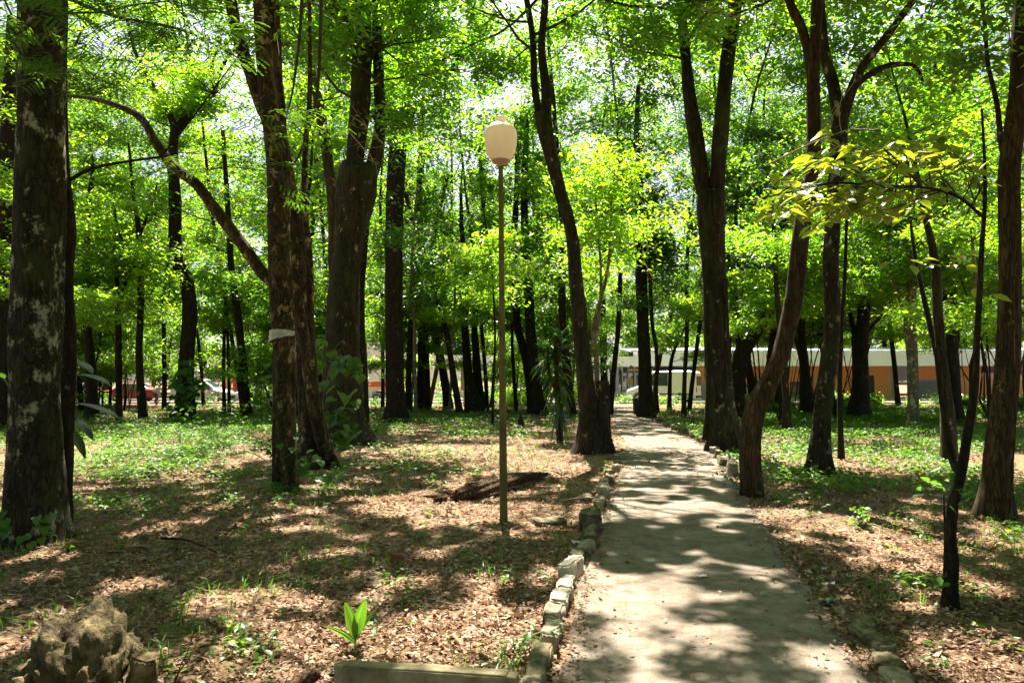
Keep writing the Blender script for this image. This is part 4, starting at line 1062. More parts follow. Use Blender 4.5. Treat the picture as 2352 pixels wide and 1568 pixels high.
for tw in twigs:
    for rep in range(5):
        o0 = -.9 * (2260 - tw[0][0]) / 510
        pp = np.array([P(x + rng.normal(0, 14 * rep), y + rng.normal(0, 8 * rep), Yb + o0 + rng.uniform(-.25, .35) * (1 + rep) * i / 3) for i, (x, y) in enumerate(tw)])
        pp = catmull(pp, 4)
        mb.tube(pp, np.linspace(.006, .002, len(pp)), 4, mat=1)
        tg = np.gradient(pp, axis=0)
        for i in range(3, len(pp)):
            for sg in (-1, 1):
                if rng.random() < .22: continue
                s_ = norm(np.cross(tg[i], [0, 0, 1.0])) * sg
                LP.append(pp[i] + rng.normal(0, .015, 3)); LD.append(norm(s_ + norm(tg[i]) * rng.uniform(.2, .8) + np.array([0, 0, rng.uniform(-.85, .0)])))
LP, LD = np.array(LP), np.array(LD)
up = np.stack([rng.normal(0, .25, len(LP)), rng.normal(0, .25, len(LP)), np.ones(len(LP))], 1)
s_ = norm(np.cross(LD, up)); nn = np.cross(s_, LD)
leaves6(mb, LP, .125, .52, 0, frames=(LD, s_, nn))
# leaves around the lower fork
C = np.array([P(x, y, Yb - .1) for x, y in ((2150, 1090), (2110, 1070), (2180, 1120), (2090, 1110), (2165, 1150))])
p = scatter(C, 4, .07, .03)
leaves6(mb, p, .09, .6, 2)
C = np.array([P(x, y, Yb) for x, y in ((2190, 1330), (2130, 1345), (2230, 1350), (2160, 1380), (2240, 1310), (2200, 1270))])
leaves6(mb, scatter(C, 5, .08, .04), .065, .5, 2)
C = np.array([P(x, y, Yb + .3) for x, y in ((2150, 610), (2100, 600), (2200, 590), (2230, 660))])
leaves6(mb, scatter(C, 4, .1, .03), .13, .5)
mb.build('crown', [M['leaf_broad'], M['twig'], M['leaf_vine']], root, org)
TREES.append((np.array([root.location[0], Yb, 0]), root))
root = thing('dead_stick', 'thin black stick standing upright beside the nearest sapling', 'stick', [P(2168, 1310, 5.9)[0], 5.9, 0])
tub([(2168, 1330, 6), (2170, 1240, 5), (2168, 1135, 4)], 5.9, 0, 6).build('stick', M['bark_dark'], root, tuple(root.location), True)

# ------------------------------------------------------------------ small growth
def heart(mb, p, d, up, L, mat=0):
    d = norm(d); s = norm(np.cross(d, up)); nn = np.cross(s, d)
    o = [(0, 0, 0), (-.12, .22, .03), (.02, .44, .07), (.3, .5, .08), (.62, .33, .05), (1, 0, -.1), (.62, -.33, .05), (.3, -.5, .08), (.02, -.44, .07), (-.12, -.22, .03), (.4, 0, 0)]
    v = [p + d * L * a + s * L * b + nn * L * c for a, b, c in o]
    mb.add(v, [[10, i, (i + 1)] for i in range(0, 9)] + [[10, 9, 0]], mat)
def vine(label, spots, Y, L, stem=None, dens=1, name='climbing_vine', leaf='leaf_vine', group=None):
    b = P(spots[0][0], spots[0][1], Y); root = thing(name, label, 'vine', [b[0], b[1], max(b[2], 0)], 0, group); org = tuple(root.location)
    mb = MB()
    if stem:
        a = catmull(np.array([P(x, y, Y) for x, y in stem]), 4)
        mb.tube(a, np.full(len(a), .008), 5)
        mb.build('stem', M['leaf_vine'], root, org, True)
    mb = MB()
    for px, py, n, spx, spy in spots:
        for k in range(int(n * dens)):
            p = P(px + rng.normal(0, spx), py + rng.normal(0, spy), Y - rng.uniform(0, .35))
            if p[2] < .04: p[2] = .04 + rng.uniform(0, .06)
            a = rng.uniform(-2.6, -.5)
            d = np.array([math.cos(a), math.sin(a) * .8, rng.uniform(-.9, -.2)])
            heart(mb, p, d, np.array([rng.normal(0, .3), -.35 + rng.normal(0, .3), 1.0]), L * rng.uniform(.65, 1.2))
    mb.build('leaves', M[leaf], root, org)
    return root
vine('big heart-leaved vine climbing between the peeling pair and the great forked tree', [(735, 800, 5, 12, 12), (760, 815, 5, 18, 12), (795, 830, 6, 18, 14), (735, 880, 5, 10, 14), (770, 900, 4, 18, 12), (810, 850, 4, 12, 20), (760, 950, 10, 24, 16), (790, 990, 8, 25, 16), (745, 1000, 6, 18, 20), (810, 930, 4, 12, 20)],
     15.6, .30, [(750, 1010), (742, 930), (752, 860), (770, 800), (790, 780)])
vine('small-leaved vine at the foot of the peeling trunk pair', [(690, 1080, 9, 22, 18), (720, 1060, 9, 25, 18), (640, 1050, 4, 16, 14), (665, 1000, 4, 14, 22), (740, 1090, 6, 20, 8), (640, 1110, 3, 10, 8)], 10.9, .13, [(690, 1100), (672, 1040), (664, 960), (668, 880)])
vine('shadowed ivy wrapping the lower half of the Y-forked left tree', [(430, 850, 16, 20, 20), (428, 890, 18, 22, 20), (425, 930, 18, 22, 14), (400, 930, 7, 16, 10), (445, 870, 8, 12, 20)], 29.4, .34, [(425, 950), (430, 880), (436, 820)])
vine('few dark heart leaves at the foot of the thick left-edge trunk', [(100, 1185, 4, 12, 14), (110, 1210, 4, 14, 10), (30, 1220, 4, 18, 8), (60, 1240, 4, 26, 6), (5, 1170, 3, 6, 20)], 7.0, .10)
vine('light green vine leaves left of the peeling trunk, at chest height', [(610, 870, 5, 14, 16), (600, 900, 6, 18, 14), (620, 840, 4, 10, 14), (590, 930, 5, 16, 10)], 11.6, .10)
vine('ivy spray at the foot of the speckled pale trunk', [(2105, 985, 6, 14, 8), (2115, 970, 5, 12, 10)], 24.4, .2)

# long paddle leaves beside the left trunks
def paddle(mb, p, d, L, w, sag=.4):
    d = norm(d); s = norm(np.cross(d, [0, 0, 1.0])); t = np.linspace(0, 1, 8)
    mid = p + d * (t * L)[:, None] - np.array([0, 0, 1]) * (sag * L * t ** 2)[:, None]
    hw = w * np.sin(np.pi * np.clip(t * .93 + .05, 0, 1)) ** .7
    v = np.concatenate([mid + s * hw[:, None] + [0, 0, .02], mid, mid - s * hw[:, None] + [0, 0, .02]])
    f = [[i, i + 1, 8 + i + 1, 8 + i] for i in range(7)] + [[8 + i, 8 + i + 1, 16 + i + 1, 16 + i] for i in range(7)]
    mb.add(v, f)
root = thing('broad_leaved_plant', 'dark plant with long paddle leaves beside the slender left trunk', 'plant', [P(165, 1000, 9)[0], 9.0, 0]); org = tuple(root.location)
mb = MB(); mb2 = MB()
for (ax, ay), (tx, ty), w in (((166, 830), (208, 852), .07), ((168, 862), (242, 873), .09), ((166, 928), (262, 946), .08), ((166, 960), (206, 1000), .07), ((150, 1010), (120, 960), .07), ((10, 870), (-30, 860), .08), ((160, 985), (190, 1040), .06)):
    a, b_ = P(ax, ay, 9.0), P(tx, ty, 8.7)
    mb = MB(); paddle(mb, a, (b_ - a) + [0, 0, .08], np.linalg.norm(b_ - a) * 1.1, w, .2); mb.build('leaf_blade', M['strap'], root, org)
    mb2.tube(catmull(np.array([[org[0], 9, -.05], (a + [org[0], 9, 0]) / 2 + [0, .05, .05], a]), 4), np.full(9, .009), 5)
mb2.build('stems', M['strap'], root, org, True)

# corn plant (dracaena) with drooping straps
bc = G(1286, 1016); Yd = bc[1]
root = thing('dracaena', 'drooping strap-leaved plant on a thin stem between the lamp and the leaning trunk', 'plant', [bc[0], Yd, 0]); org = tuple(root.location)
tub([(1286, 1018, 16), (1282, 960, 13), (1280, 880, 12), (1276, 800, 11), (1282, 760, 9), (1280, 720, 6)], Yd, 0, 8).build('stem', M['bark_brown'], root, org, True)
tub([(1278, 900, 8), (1262, 860, 8), (1258, 800, 7)], Yd, -.2, 7, down=False).build('stem', M['bark_brown'], root, org, True)
mb = MB()
def strap(p, az, el, L, w, g):
    t = np.linspace(0, 1, 9); d = np.array([math.cos(az), math.sin(az), 0])
    r_ = L * (t - g * .35 * t ** 2) ; 
    x = p + d * (math.cos(el) * L * t * (1 - .30 * g * t))[:, None] + np.array([0, 0, 1]) * (L * (math.sin(el) * t - g * t ** 2))[:, None]
    s = np.array([-math.sin(az), math.cos(az), 0]); hw = w * np.sin(np.pi * np.clip(t * .9 + .1, 0, 1)) ** .6
    v = np.concatenate([x + s * hw[:, None], x - np.array([0, 0, .012]), x - s * hw[:, None]])
    mb.add(v, [[i, i + 1, 10 + i, 9 + i] for i in range(8)] + [[9 + i, 10 + i, 19 + i, 18 + i] for i in range(8)])
for k in range(120):
    u = rng.random() ** .75; z = .75 + 2.0 * u
    el = -.9 + 2.0 * u ** 1.4 + rng.normal(0, .12)
    px = 1281 + (1276 - 1281) * u
    p = np.array([org[0] + rng.normal(0, .02), Yd + rng.normal(0, .02), z])
    strap(p, rng.uniform(0, 6.28), el, rng.uniform(.46, .70), rng.uniform(.032, .048), .35 + .45 * (1 - u))
for k in range(45):
    u = rng.random(); p = P(1258, 800, Yd - .2) + np.array([rng.normal(0, .02), rng.normal(0, .02), -.5 + .5 * u])
    strap(p, rng.uniform(0, 6.28), -.4 + 1.2 * u, rng.uniform(.4, .6), .036, .5)
mb.build('leaves', M['strap'], root, org)
TREES.append((np.array(org), root))

# palm seedling in front
bp = G(816, 1492); root = thing('palm_seedling', 'bright green palm seedling with a split leaf, alone on the near litter', 'plant', bp); org = tuple(bp)
mb = MB()
def blade(p, d, L, w, lean, n=8, tilt=0.0):
    t = np.linspace(0, 1, n); d = norm(d); s = norm(np.cross(d, [0.2, -1, .1])); nn = np.cross(s, d)
    mid = p + d * (t * L)[:, None] + lean * (t ** 2)[:, None]
    hw = w * np.sin(np.pi * np.clip(t * .95, 0, 1)) ** .8 * (1 - .25 * t)
    fold = [.0, .25, .0, .25, 0]; offs = [-1, -.5, 0, .5, 1]
    v = np.concatenate([mid + s * (hw * o)[:, None] + nn * (hw * f_)[:, None] for o, f_ in zip(offs, fold)])
    mb.add(v, [[q * n + i, q * n + i + 1, (q + 1) * n + i + 1, (q + 1) * n + i] for q in range(4) for i in range(n - 1)])
mb = MB(); blade(bp + [0, 0, .05], [-.14, 0, 1], .25, .040, np.array([-.02, -.03, -.01])); mb.build('leaf_blade', M['leaf_cover'], root, org)
mb = MB(); blade(bp + [0, 0, .05], [.12, 0, 1], .26, .044, np.array([.03, -.02, -.01])); mb.build('leaf_blade', M['leaf_cover'], root, org)
mb = MB(); blade(bp + [0, 0, .03], [-.5, -.1, 1], .17, .022, np.array([-.10, -.02, -.03])); mb.build('leaf_blade', M['leaf_cover'], root, org)
mb = MB(); blade(bp + [0, 0, .05], [.25, .2, 1], .20, .02, np.array([.06, .05, -.03])); mb.build('leaf_blade', M['leaf_cover'], root, org)
mb = MB(); mb.tube([bp - [0, 0, .03], bp + [0, 0, .03], bp + [0, 0, .09]], [.008, .007, .005], 6); mb.build('stalk', M['leaf_bright'], root, org, True)

def seedling(label, px, py, n, L, hgt, spread, leaf='leaf_cover', name='seedling', group=None, stems=3):
    b = G(px, py); b[2] = hz(b[0], b[1]); root = thing(name, label, 'plant', b, 0, group); org = tuple(b)
    mb = MB()
    for k in range(stems):
        tip = b + [rng.normal(0, spread), rng.normal(0, spread), hgt * rng.uniform(.6, 1.1)]
        a = catmull(np.array([b - [0, 0, .02], (b + tip) / 2 + [rng.normal(0, .02), 0, .03], tip]), 4)
        mb.tube(a, np.linspace(.005, .002, len(a)), 4)
        c = a[3:]
        leaves6(mb, scatter(c, max(1, n // (stems * len(c)) + 1), spread * .35, hgt * .12), L, .55, 0, (.0, .5), .35)
    mb.build('leaves', M[leaf], root, org)
    return root
seedling('yellow-green trailing plant right of the foreground rock, nearest the bench', 560, 1495, 16, .07, .10, .12, 'leaf_bright')
seedling('small yellow-stemmed plant sprouting behind the foreground rock', 405, 1440, 10, .07, .12, .10, 'leaf_bright')
seedling('lone upright leaf seedling left of the palm seedling, in half shade', 520, 1470, 7, .06, .14, .04, 'leaf_bright', stems=2)
seedling('leafy green clump by the kerb, right of the concrete bench', 1190, 1500, 26, .055, .14, .14)
seedling('leafy shrub in a shaded hollow left of the peeling trunk', 500, 985, 140, .22, .8, .8, 'leaf_vine', 'shrub', stems=9)
seedling('yellow-green sprig lit by the sun near the right picture edge', 2330, 1262, 12, .10, .18, .12, 'leaf_bright')
seedling('low leafy clump around the foot of the nearest sapling', 2120, 1352, 28, .08, .15, .22)
seedling('green clump where the crooked hollow trunk meets the path', 1700, 1118, 40, .09, .22, .22)
seedling('fresh green clump right of the crooked hollow trunk', 1790, 1110, 60, .10, .28, .45, stems=6)
seedling('fresh green clump in front of the light grey-brown forked trunk', 1890, 1130, 60, .10, .28, .5, stems=6)
seedling('pale green weed beside the right kerb stones far up the path', 1545, 975, 30, .14, .35, .3, stems=5)
seedling('green sprout at the end of the fallen log', 1308, 1148, 14, .07, .15, .10)
seedling('sparse grassy tuft in the lit litter right of the path', 1975, 1205, 12, .10, .2, .07, stems=4)
seedling('leafy tuft on the far right ground by the big brown trunk', 2245, 1170, 40, .09, .25, .3, stems=6)

# ground cover of small leafy plants (uncountable)
def in_ell(px, py, lst):
    s = np.zeros(len(px))
    for cx, cy_, rx, ry, k in lst: s = np.maximum(s, k * np.exp(-(((px - cx) / rx) ** 2 + ((py - cy_) / ry) ** 2)))
    return s
COVER = [(350, 1080, 260, 70, 1.3), (420, 1010, 330, 45, 1.5), (300, 1160, 200, 40, .5), (900, 1060, 160, 25, .55), (950, 975, 330, 30, .75), (700, 1130, 140, 20, .35), (2050, 1040, 330, 60, 1.9), (1900, 1090, 170, 45, 1.4), (2250, 1130, 150, 60, .8),
         (1620, 1000, 60, 20, .9), (2000, 965, 330, 24, 2.0), (1760, 1000, 120, 40, .8), (2330, 1200, 60, 60, .6), (2150, 1330, 70, 35, .3), (1250, 1500, 40, 50, .35), (1130, 1290, 220, 60, .10), (600, 1250, 400, 60, .10), (650, 1000, 90, 60, .8), (1000, 1050, 60, 14, .6), (560, 1450, 120, 60, .1)]
n = 60000
y = 3 + 48 * rng.random(n) ** 1.25; x = rng.uniform(-.74, .74, n) * (y + .5)
px = 1176 + F * x / y; py = 875 + F * 1.6 / y
dn = in_ell(px, py, COVER) + .035
clump = np.clip((fbm(x * 1.1 + 50, y * .9 + 3, 3) - .36) * 4, 0, 1.3)
ok = (rng.random(n) < dn * clump * .8) & (pathdist(x, y) > .12)
x, y = x[ok], y[ok]
mb = MB()
h = hz(x, y)
for lay in range(7):
    k = rng.random(len(x)) < (1 if lay < 3 else .8)
    s = .035 + .0022 * y[k]
    p = np.stack([x[k] + rng.normal(0, 1, k.sum()) * s, y[k] + rng.normal(0, 1, k.sum()) * s, h[k] + rng.uniform(.02, .14, k.sum()) * np.clip(y[k] / 11, .5, 1.7)], 1)
    leaves6(mb, p, .05 + .0030 * y[k], .5, 0, (-.25, .45), .4)
tag(mb.build('ground_cover', M['leaf_cover']), kind='stuff')

# grass blades among it
n = 5000
y = 4 + 30 * rng.random(n) ** 1.2; x = rng.uniform(-.74, .74, n) * y
ok = (pathdist(x, y) > .1) & (fbm(x * .9, y * .8 + 33, 2) > .56); x, y = x[ok], y[ok]
mb = MB()
for q in range(4):
    a = rng.uniform(0, 6.28, len(x)); H_ = rng.uniform(.06, .17, len(x)); b0 = np.stack([x + rng.normal(0, .03, len(x)), y + rng.normal(0, .03, len(x)), hz(x, y) - .01], 1)
    d = np.stack([np.cos(a), np.sin(a), np.zeros(len(x))], 1); s = np.stack([-np.sin(a), np.cos(a), np.zeros(len(x))], 1) * .0035
    m1 = b0 + d * (H_ * .3)[:, None] + np.array([0, 0, 1]) * (H_ * .7)[:, None]; t1 = b0 + d * (H_ * .9)[:, None] + np.array([0, 0, 1]) * (H_ * .85)[:, None]
    v = np.stack([b0 - s, b0 + s, m1 + s * .8, t1, m1 - s * .8], 1).reshape(-1, 3)
    b_ = np.arange(len(x))[:, None] * 5
    mb.add(v, np.concatenate([b_ + [[0, 1, 2, 4]]]), 0); 
    mb.f.append(np.asarray(b_ + [[4, 2, 3]]) + (mb.n - len(v))); mb.m.append(0)
tag(mb.build('grass', M['leaf_cover']), kind='stuff')

# leaf litter
M['litter'] = island_mat('litter', [(0.045, 0.023, 0.013), (0.11, 0.054, 0.030), (0.21, 0.115, 0.072), (0.40, 0.26, 0.19), (0.16, 0.085, 0.050), (0.56, 0.43, 0.34), (0.30, 0.185, 0.13), (0.085, 0.046, 0.027), (0.47, 0.34, 0.26)], .85, (0.30, 0.16, 0.08), .15, .2)
mb = MB()
for y0, y1, dens, L in ((2.6, 5, 1900, .034), (2.6, 7, 120, .075), (5, 7.5, 1100, .038), (7, 14, 30, .10), (7.5, 11, 420, .045), (11, 16, 170, .06), (16, 24, 60, .085), (24, 40, 18, .12)):
    wd = .72 * (y0 + y1) + .6; n = int(wd * (y1 - y0) * dens)
    y = rng.uniform(y0, y1, n); x = rng.uniform(-.5, .5, n) * wd
    pd = pathdist(x, y)
    drift = np.clip((fbm(x * .9 + 5, y * .9 + 60, 3) - .30) * 3.2, .15, 1)
    ok = ((pd > .03) & (rng.random(n) < drift)) | (rng.random(n) < np.where(pd > -.10, .35, np.where(pd > -.3, .05, .012)))
    if L > .07 and y1 <= 14: ok &= pd > .05
    x, y = x[ok], y[ok]; n = len(x)
    az = rng.uniform(0, 6.28, n)
    d = norm(np.stack([np.cos(az), np.sin(az), rng.normal(0, .28, n)], 1)); up = np.stack([rng.normal(0, .35, n), rng.normal(0, .35, n), np.ones(n)], 1)
    s = norm(np.cross(d, up)); nn = np.cross(s, d)
    base = np.where(pathdist(x, y) < 0, .034, hz(x, y) + .004)
    p = np.stack([x, y, base + rng.uniform(0, .022, n)], 1)
    LL = (L * rng.uniform(.5, 1.5, n))[:, None]; w = LL * rng.uniform(.18, .34, (n, 1)); cu = rng.uniform(-.25, .35, (n, 1))
    v = np.stack([p - d * LL * .5, p + s * w + nn * LL * cu, p + d * LL * .5, p - s * w + nn * LL * cu], 1).reshape(-1, 3)
    mb.add(v, np.arange(4 * n).reshape(n, 4))
for q in range(900):      # fine twigs lying in the litter
    y = rng.uniform(2.8, 13) ; x = rng.uniform(-.73, .73) * y
    if pathdist(x, y) < .04: continue
    a = rng.uniform(0, 6.28); L = rng.uniform(.06, .28); d = np.array([math.cos(a), math.sin(a), rng.normal(0, .06)]); s = np.array([-math.sin(a), math.cos(a), 0]); w = rng.uniform(.002, .0045)
    p = np.array([x, y, float(hz(x, y)) + .022]); m_ = p + s * rng.normal(0, .02)
    v = [p - d * L / 2 - s * w, p - d * L / 2 + s * w, m_ + s * w, p + d * L / 2, m_ - s * w]
    mb.add(v, [[0, 1, 2, 4]]); mb.f.append(np.array([[4, 2, 3]]) + mb.n - 5); mb.m.append(0)
tag(mb.build('leaf_litter', M['litter']), kind='stuff')

# ------------------------------------------------------------------ lamp post
M['lamp_pole'] = noisy_mat('lamp_pole', [(0.055, 0.045, 0.012), (0.12, 0.10, 0.030), (0.19, 0.16, 0.06)], 7, .75, .15, stretch=(1, 1, .5))
m, nt, out = new_mat('globe')
co = coords(nt, (1, 1, .35)); no = N(nt, 'ShaderNodeTexNoise', Scale=5.0, Detail=5.0); nt.links.new(co, no.inputs[0])
r_ = ramp(nt, no.outputs[0], [(.3, (0.78, 0.68, 0.50)), (.7, (0.88, 0.80, 0.65))])
b_ = N(nt, 'ShaderNodeBsdfPrincipled', Roughness=.45); t_ = N(nt, 'ShaderNodeBsdfTranslucent'); mx = N(nt, 'ShaderNodeMixShader'); mx.inputs[0].default_value = .45
nt.links.new(r_.outputs[0], b_.inputs['Base Color']); nt.links.new(r_.outputs[0], t_.inputs[0]); nt.links.new(b_.outputs[0], mx.inputs[1]); nt.links.new(t_.outputs[0], mx.inputs[2]); nt.links.new(mx.outputs[0], out.inputs[0])
M['globe'] = m
M['lamp_base'] = noisy_mat('lamp_base', [(0.42, 0.27, 0.16), (0.55, 0.38, 0.25)], 6, .7, .05)
lb = G(1157, 1207); Yl = lb[1]
lamp = thing('street_lamp', 'tall slim lamp post with a cream jar-shaped globe beside the path', 'street lamp', (lb[0], Yl, 0)); org = tuple(lamp.location)
def lz(py): return P(1157, py, Yl)[2]
ztop = lz(376); px = Yl / F
dx = P(1150, 376, Yl)[0] - lb[0]
zs = np.linspace(-.3, ztop, 30)
pp = np.stack([lb[0] + dx * np.clip(zs / ztop, 0, 1), np.full(30, Yl), zs], 1)
mb = MB(); mb.tube(pp, np.interp(zs, [0, lz(800), ztop], [9.2 * px, 7.5 * px, 5.2 * px]), 20, .006); mb.build('pole', M['lamp_pole'], lamp, org, True)
for zz in (lz(830), lz(1195)): mb = MB(); mb.lathe((lb[0] + dx * zz / ztop, Yl, zz), [(8.0 * px, -.03), (9.6 * px, -.025), (9.6 * px, .025), (8.0 * px, .03)], 20); mb.build('collar', M['lamp_pole'], lamp, org, True)
gx = lb[0] + dx
mb = MB(); mb.lathe((gx, Yl, 0), [(.001, lz(388)), (5 * px, lz(384)), (6 * px, lz(378)), (19 * px, lz(374)), (21.5 * px, lz(369)), (20 * px, lz(366))], 32); b_ = mb.build('globe_holder', M['lamp_base'], lamp, org, True)
prof = [(20, 370), (23, 367), (27, 362), (31.6, 355), (35, 345), (37.2, 334), (38.2, 320), (38.2, 309), (36.6, 301), (33, 295.5), (28.5, 291.5), (25, 289), (24.5, 287.5), (20, 284.5), (14.5, 282.5), (13.2, 280), (13.8, 277), (14.6, 274), (13.6, 270.5), (9.5, 268), (4.5, 267), (.01, 266.8)]
def zmap(v): return lz(v)
pr = catmull(np.array([(r_ * px, zmap(v)) for r_, v in prof]), 3)
mb = MB(); mb.lathe((gx, Yl, 0), [(max(r_, .0005), z) for r_, z in pr], 40); mb.build('globe', M['globe'], lamp, org, True)
TREES.append((np.array([lb[0], Yl, 0]), lamp))

# ------------------------------------------------------------------ kerb stones
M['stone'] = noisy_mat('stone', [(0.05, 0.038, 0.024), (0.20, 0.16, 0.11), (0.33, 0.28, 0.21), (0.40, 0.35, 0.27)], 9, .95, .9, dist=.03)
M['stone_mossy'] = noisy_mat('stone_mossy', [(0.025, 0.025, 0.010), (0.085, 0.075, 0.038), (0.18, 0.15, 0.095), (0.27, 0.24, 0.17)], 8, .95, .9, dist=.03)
M['stone_sunlit'] = noisy_mat('stone_sunlit', [(0.12, 0.09, 0.06), (0.36, 0.31, 0.24), (0.50, 0.45, 0.37)], 9, .95, .8, dist=.03, lo=.3, hi=.6)  # paler copy of the stone: sunlight put into the colour
def stone_mesh(size, rough=.05, sub=5, seed=0):
    bm = bmesh.new(); bmesh.ops.create_cube(bm, size=1.0)
    bmesh.ops.bevel(bm, geom=bm.edges[:], offset=.055, segments=2, affect='EDGES')
    bmesh.ops.subdivide_edges(bm, edges=bm.edges[:], cuts=sub - 1, use_grid_fill=True)
    for v in bm.verts:
        q = Vector((v.co.x * size[0], v.co.y * size[1], v.co.z * size[2]))
        nz = mnoise.noise_vector(q * 4 + Vector((seed * 3.7, 1.3, seed))) * rough + mnoise.noise_vector(q * 14 + Vector((seed, 5, 2))) * rough * .55 + mnoise.noise_vector(q * 34 + Vector((seed, 1, 2))) * rough * .3
        v.co = q + nz
    me = bpy.data.meshes.new('stone'); bm.to_mesh(me); bm.free()
    for p in me.polygons: p.use_smooth = True
    return me
def stone(name, label, cat, loc, size, rz=0, mat='stone', rough=.03, group=None, rx=0, ry=0, seed=None):
    me = stone_mesh(size, rough, 6, seed if seed is not None else rng.integers(1, 999)); me.name = name; me.materials.append(M[mat])
    o = bpy.data.objects.new(name, me); COL.objects.link(o); o.location = tuple(loc); o.rotation_euler = (rx, ry, rz)
    return tag(o, label, cat, group)
ORD = ['first', 'second', 'third', 'fourth', 'fifth', 'sixth', 'seventh', 'eighth', 'ninth', 'tenth', 'eleventh', 'twelfth', 'thirteenth', 'fourteenth', 'fifteenth', 'sixteenth', 'seventeenth', 'eighteenth']
def along(E, y):
    p = np.array([xedge(E, y), y]); q = np.array([xedge(E, y + .15), y + .15]); d = (q - p) / np.linalg.norm(q - p)
    return p, math.atan2(d[1], d[0])
def desc(mat): return {'stone': 'worn grey', 'stone_mossy': 'dark mossy', 'stone_sunlit': 'whitish sunlit'}[mat]
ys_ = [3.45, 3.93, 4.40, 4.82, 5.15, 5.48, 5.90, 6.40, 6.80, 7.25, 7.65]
ms_ = ['stone', 'stone_mossy', 'stone', 'stone', 'stone_sunlit', 'stone_sunlit', 'stone_sunlit', 'stone_mossy', 'stone', 'stone_mossy', 'stone_mossy']
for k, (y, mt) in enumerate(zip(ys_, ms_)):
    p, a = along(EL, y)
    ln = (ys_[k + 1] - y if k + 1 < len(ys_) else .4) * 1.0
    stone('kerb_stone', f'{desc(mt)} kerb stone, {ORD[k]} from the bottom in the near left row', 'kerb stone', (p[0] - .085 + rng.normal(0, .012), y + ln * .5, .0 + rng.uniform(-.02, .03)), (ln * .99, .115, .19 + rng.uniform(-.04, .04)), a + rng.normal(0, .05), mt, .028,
          'kerb stones on the left path edge', rng.normal(0, .05), rng.normal(0, .04))
ys2 = [9.35, 9.85, 10.25, 10.65, 11.15, 11.7, 12.3, 13.1, 14.0, 15.3]
ms2 = ['stone', 'stone_mossy', 'stone_sunlit', 'stone', 'stone_mossy', 'stone', 'stone_mossy', 'stone', 'stone_mossy', 'stone']
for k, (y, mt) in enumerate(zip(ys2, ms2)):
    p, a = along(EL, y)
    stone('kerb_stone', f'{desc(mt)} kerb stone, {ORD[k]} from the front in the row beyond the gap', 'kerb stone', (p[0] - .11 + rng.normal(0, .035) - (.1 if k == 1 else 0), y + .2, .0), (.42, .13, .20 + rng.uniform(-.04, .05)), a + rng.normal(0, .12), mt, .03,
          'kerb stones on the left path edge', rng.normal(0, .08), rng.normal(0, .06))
p, a = along(EL, 8.25)
stone('stone', 'dark broken stone at the end of the near kerb row, by the gap', 'stone', (p[0] - .14, 8.1, .05), (.26, .2, .26), a, 'stone_mossy', .045)
for k, (px_, py_, sz, mt) in enumerate([(1985, 1478, (.38, .12, .2), 'stone_mossy'), (2022, 1530, (.30, .13, .18), 'stone_mossy'), (2052, 1575, (.26, .14, .18), 'stone'), (1962, 1440, (.2, .11, .16), 'stone_mossy')]):
    g = G(px_, py_); a = along(ER, g[1])[1]
    stone('kerb_stone', ['long dark mossy kerb stone at the near right path edge', 'middle-sized dark kerb stone below the long one at the right edge', 'pale worn kerb stone in the bottom right corner of the path', 'small dark kerb stone topping the near right row'][k], 'kerb stone', (g[0] + .05, g[1], -.04), sz, a + rng.normal(0, .1), mt, .035, 'kerb stones on the right path edge', rng.normal(0, .1))
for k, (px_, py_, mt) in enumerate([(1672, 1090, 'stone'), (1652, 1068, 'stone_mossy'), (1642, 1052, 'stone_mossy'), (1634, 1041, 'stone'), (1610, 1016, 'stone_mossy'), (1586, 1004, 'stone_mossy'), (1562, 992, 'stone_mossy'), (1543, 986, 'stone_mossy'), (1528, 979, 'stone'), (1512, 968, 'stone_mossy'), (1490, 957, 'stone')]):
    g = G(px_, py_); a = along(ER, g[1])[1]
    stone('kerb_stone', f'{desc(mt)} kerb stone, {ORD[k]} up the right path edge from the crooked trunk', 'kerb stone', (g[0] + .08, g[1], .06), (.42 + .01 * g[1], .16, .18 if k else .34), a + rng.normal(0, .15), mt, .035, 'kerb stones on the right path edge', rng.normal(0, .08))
g = G(1377, 1210)
g = G(1264, 1205); stone('flat_stone', 'flat dark slab lying in the litter right of the lamp pole', 'stone', (g[0], g[1], .03), (.34, .22, .09), .2, 'stone_mossy', .025)
g = G(762, 1390); 
for k, (px_, py_, s_, lab, mt) in enumerate([(912, 1290, .10, 'small brick-red clod in the litter left of the lamp foot', 'clod'), (330, 1240, .07, 'small dark clod in the shade right of the left trunks', 'stone_mossy')]):
    M.setdefault('clod', noisy_mat('clod', [(0.14, 0.05, 0.025), (0.26, 0.10, 0.05)], 9, .95, .4))
    g = G(px_, py_); stone('clod', lab, 'stone', (g[0], g[1], .03), (s_, s_ * .8, s_ * .8), k, mt, .02)

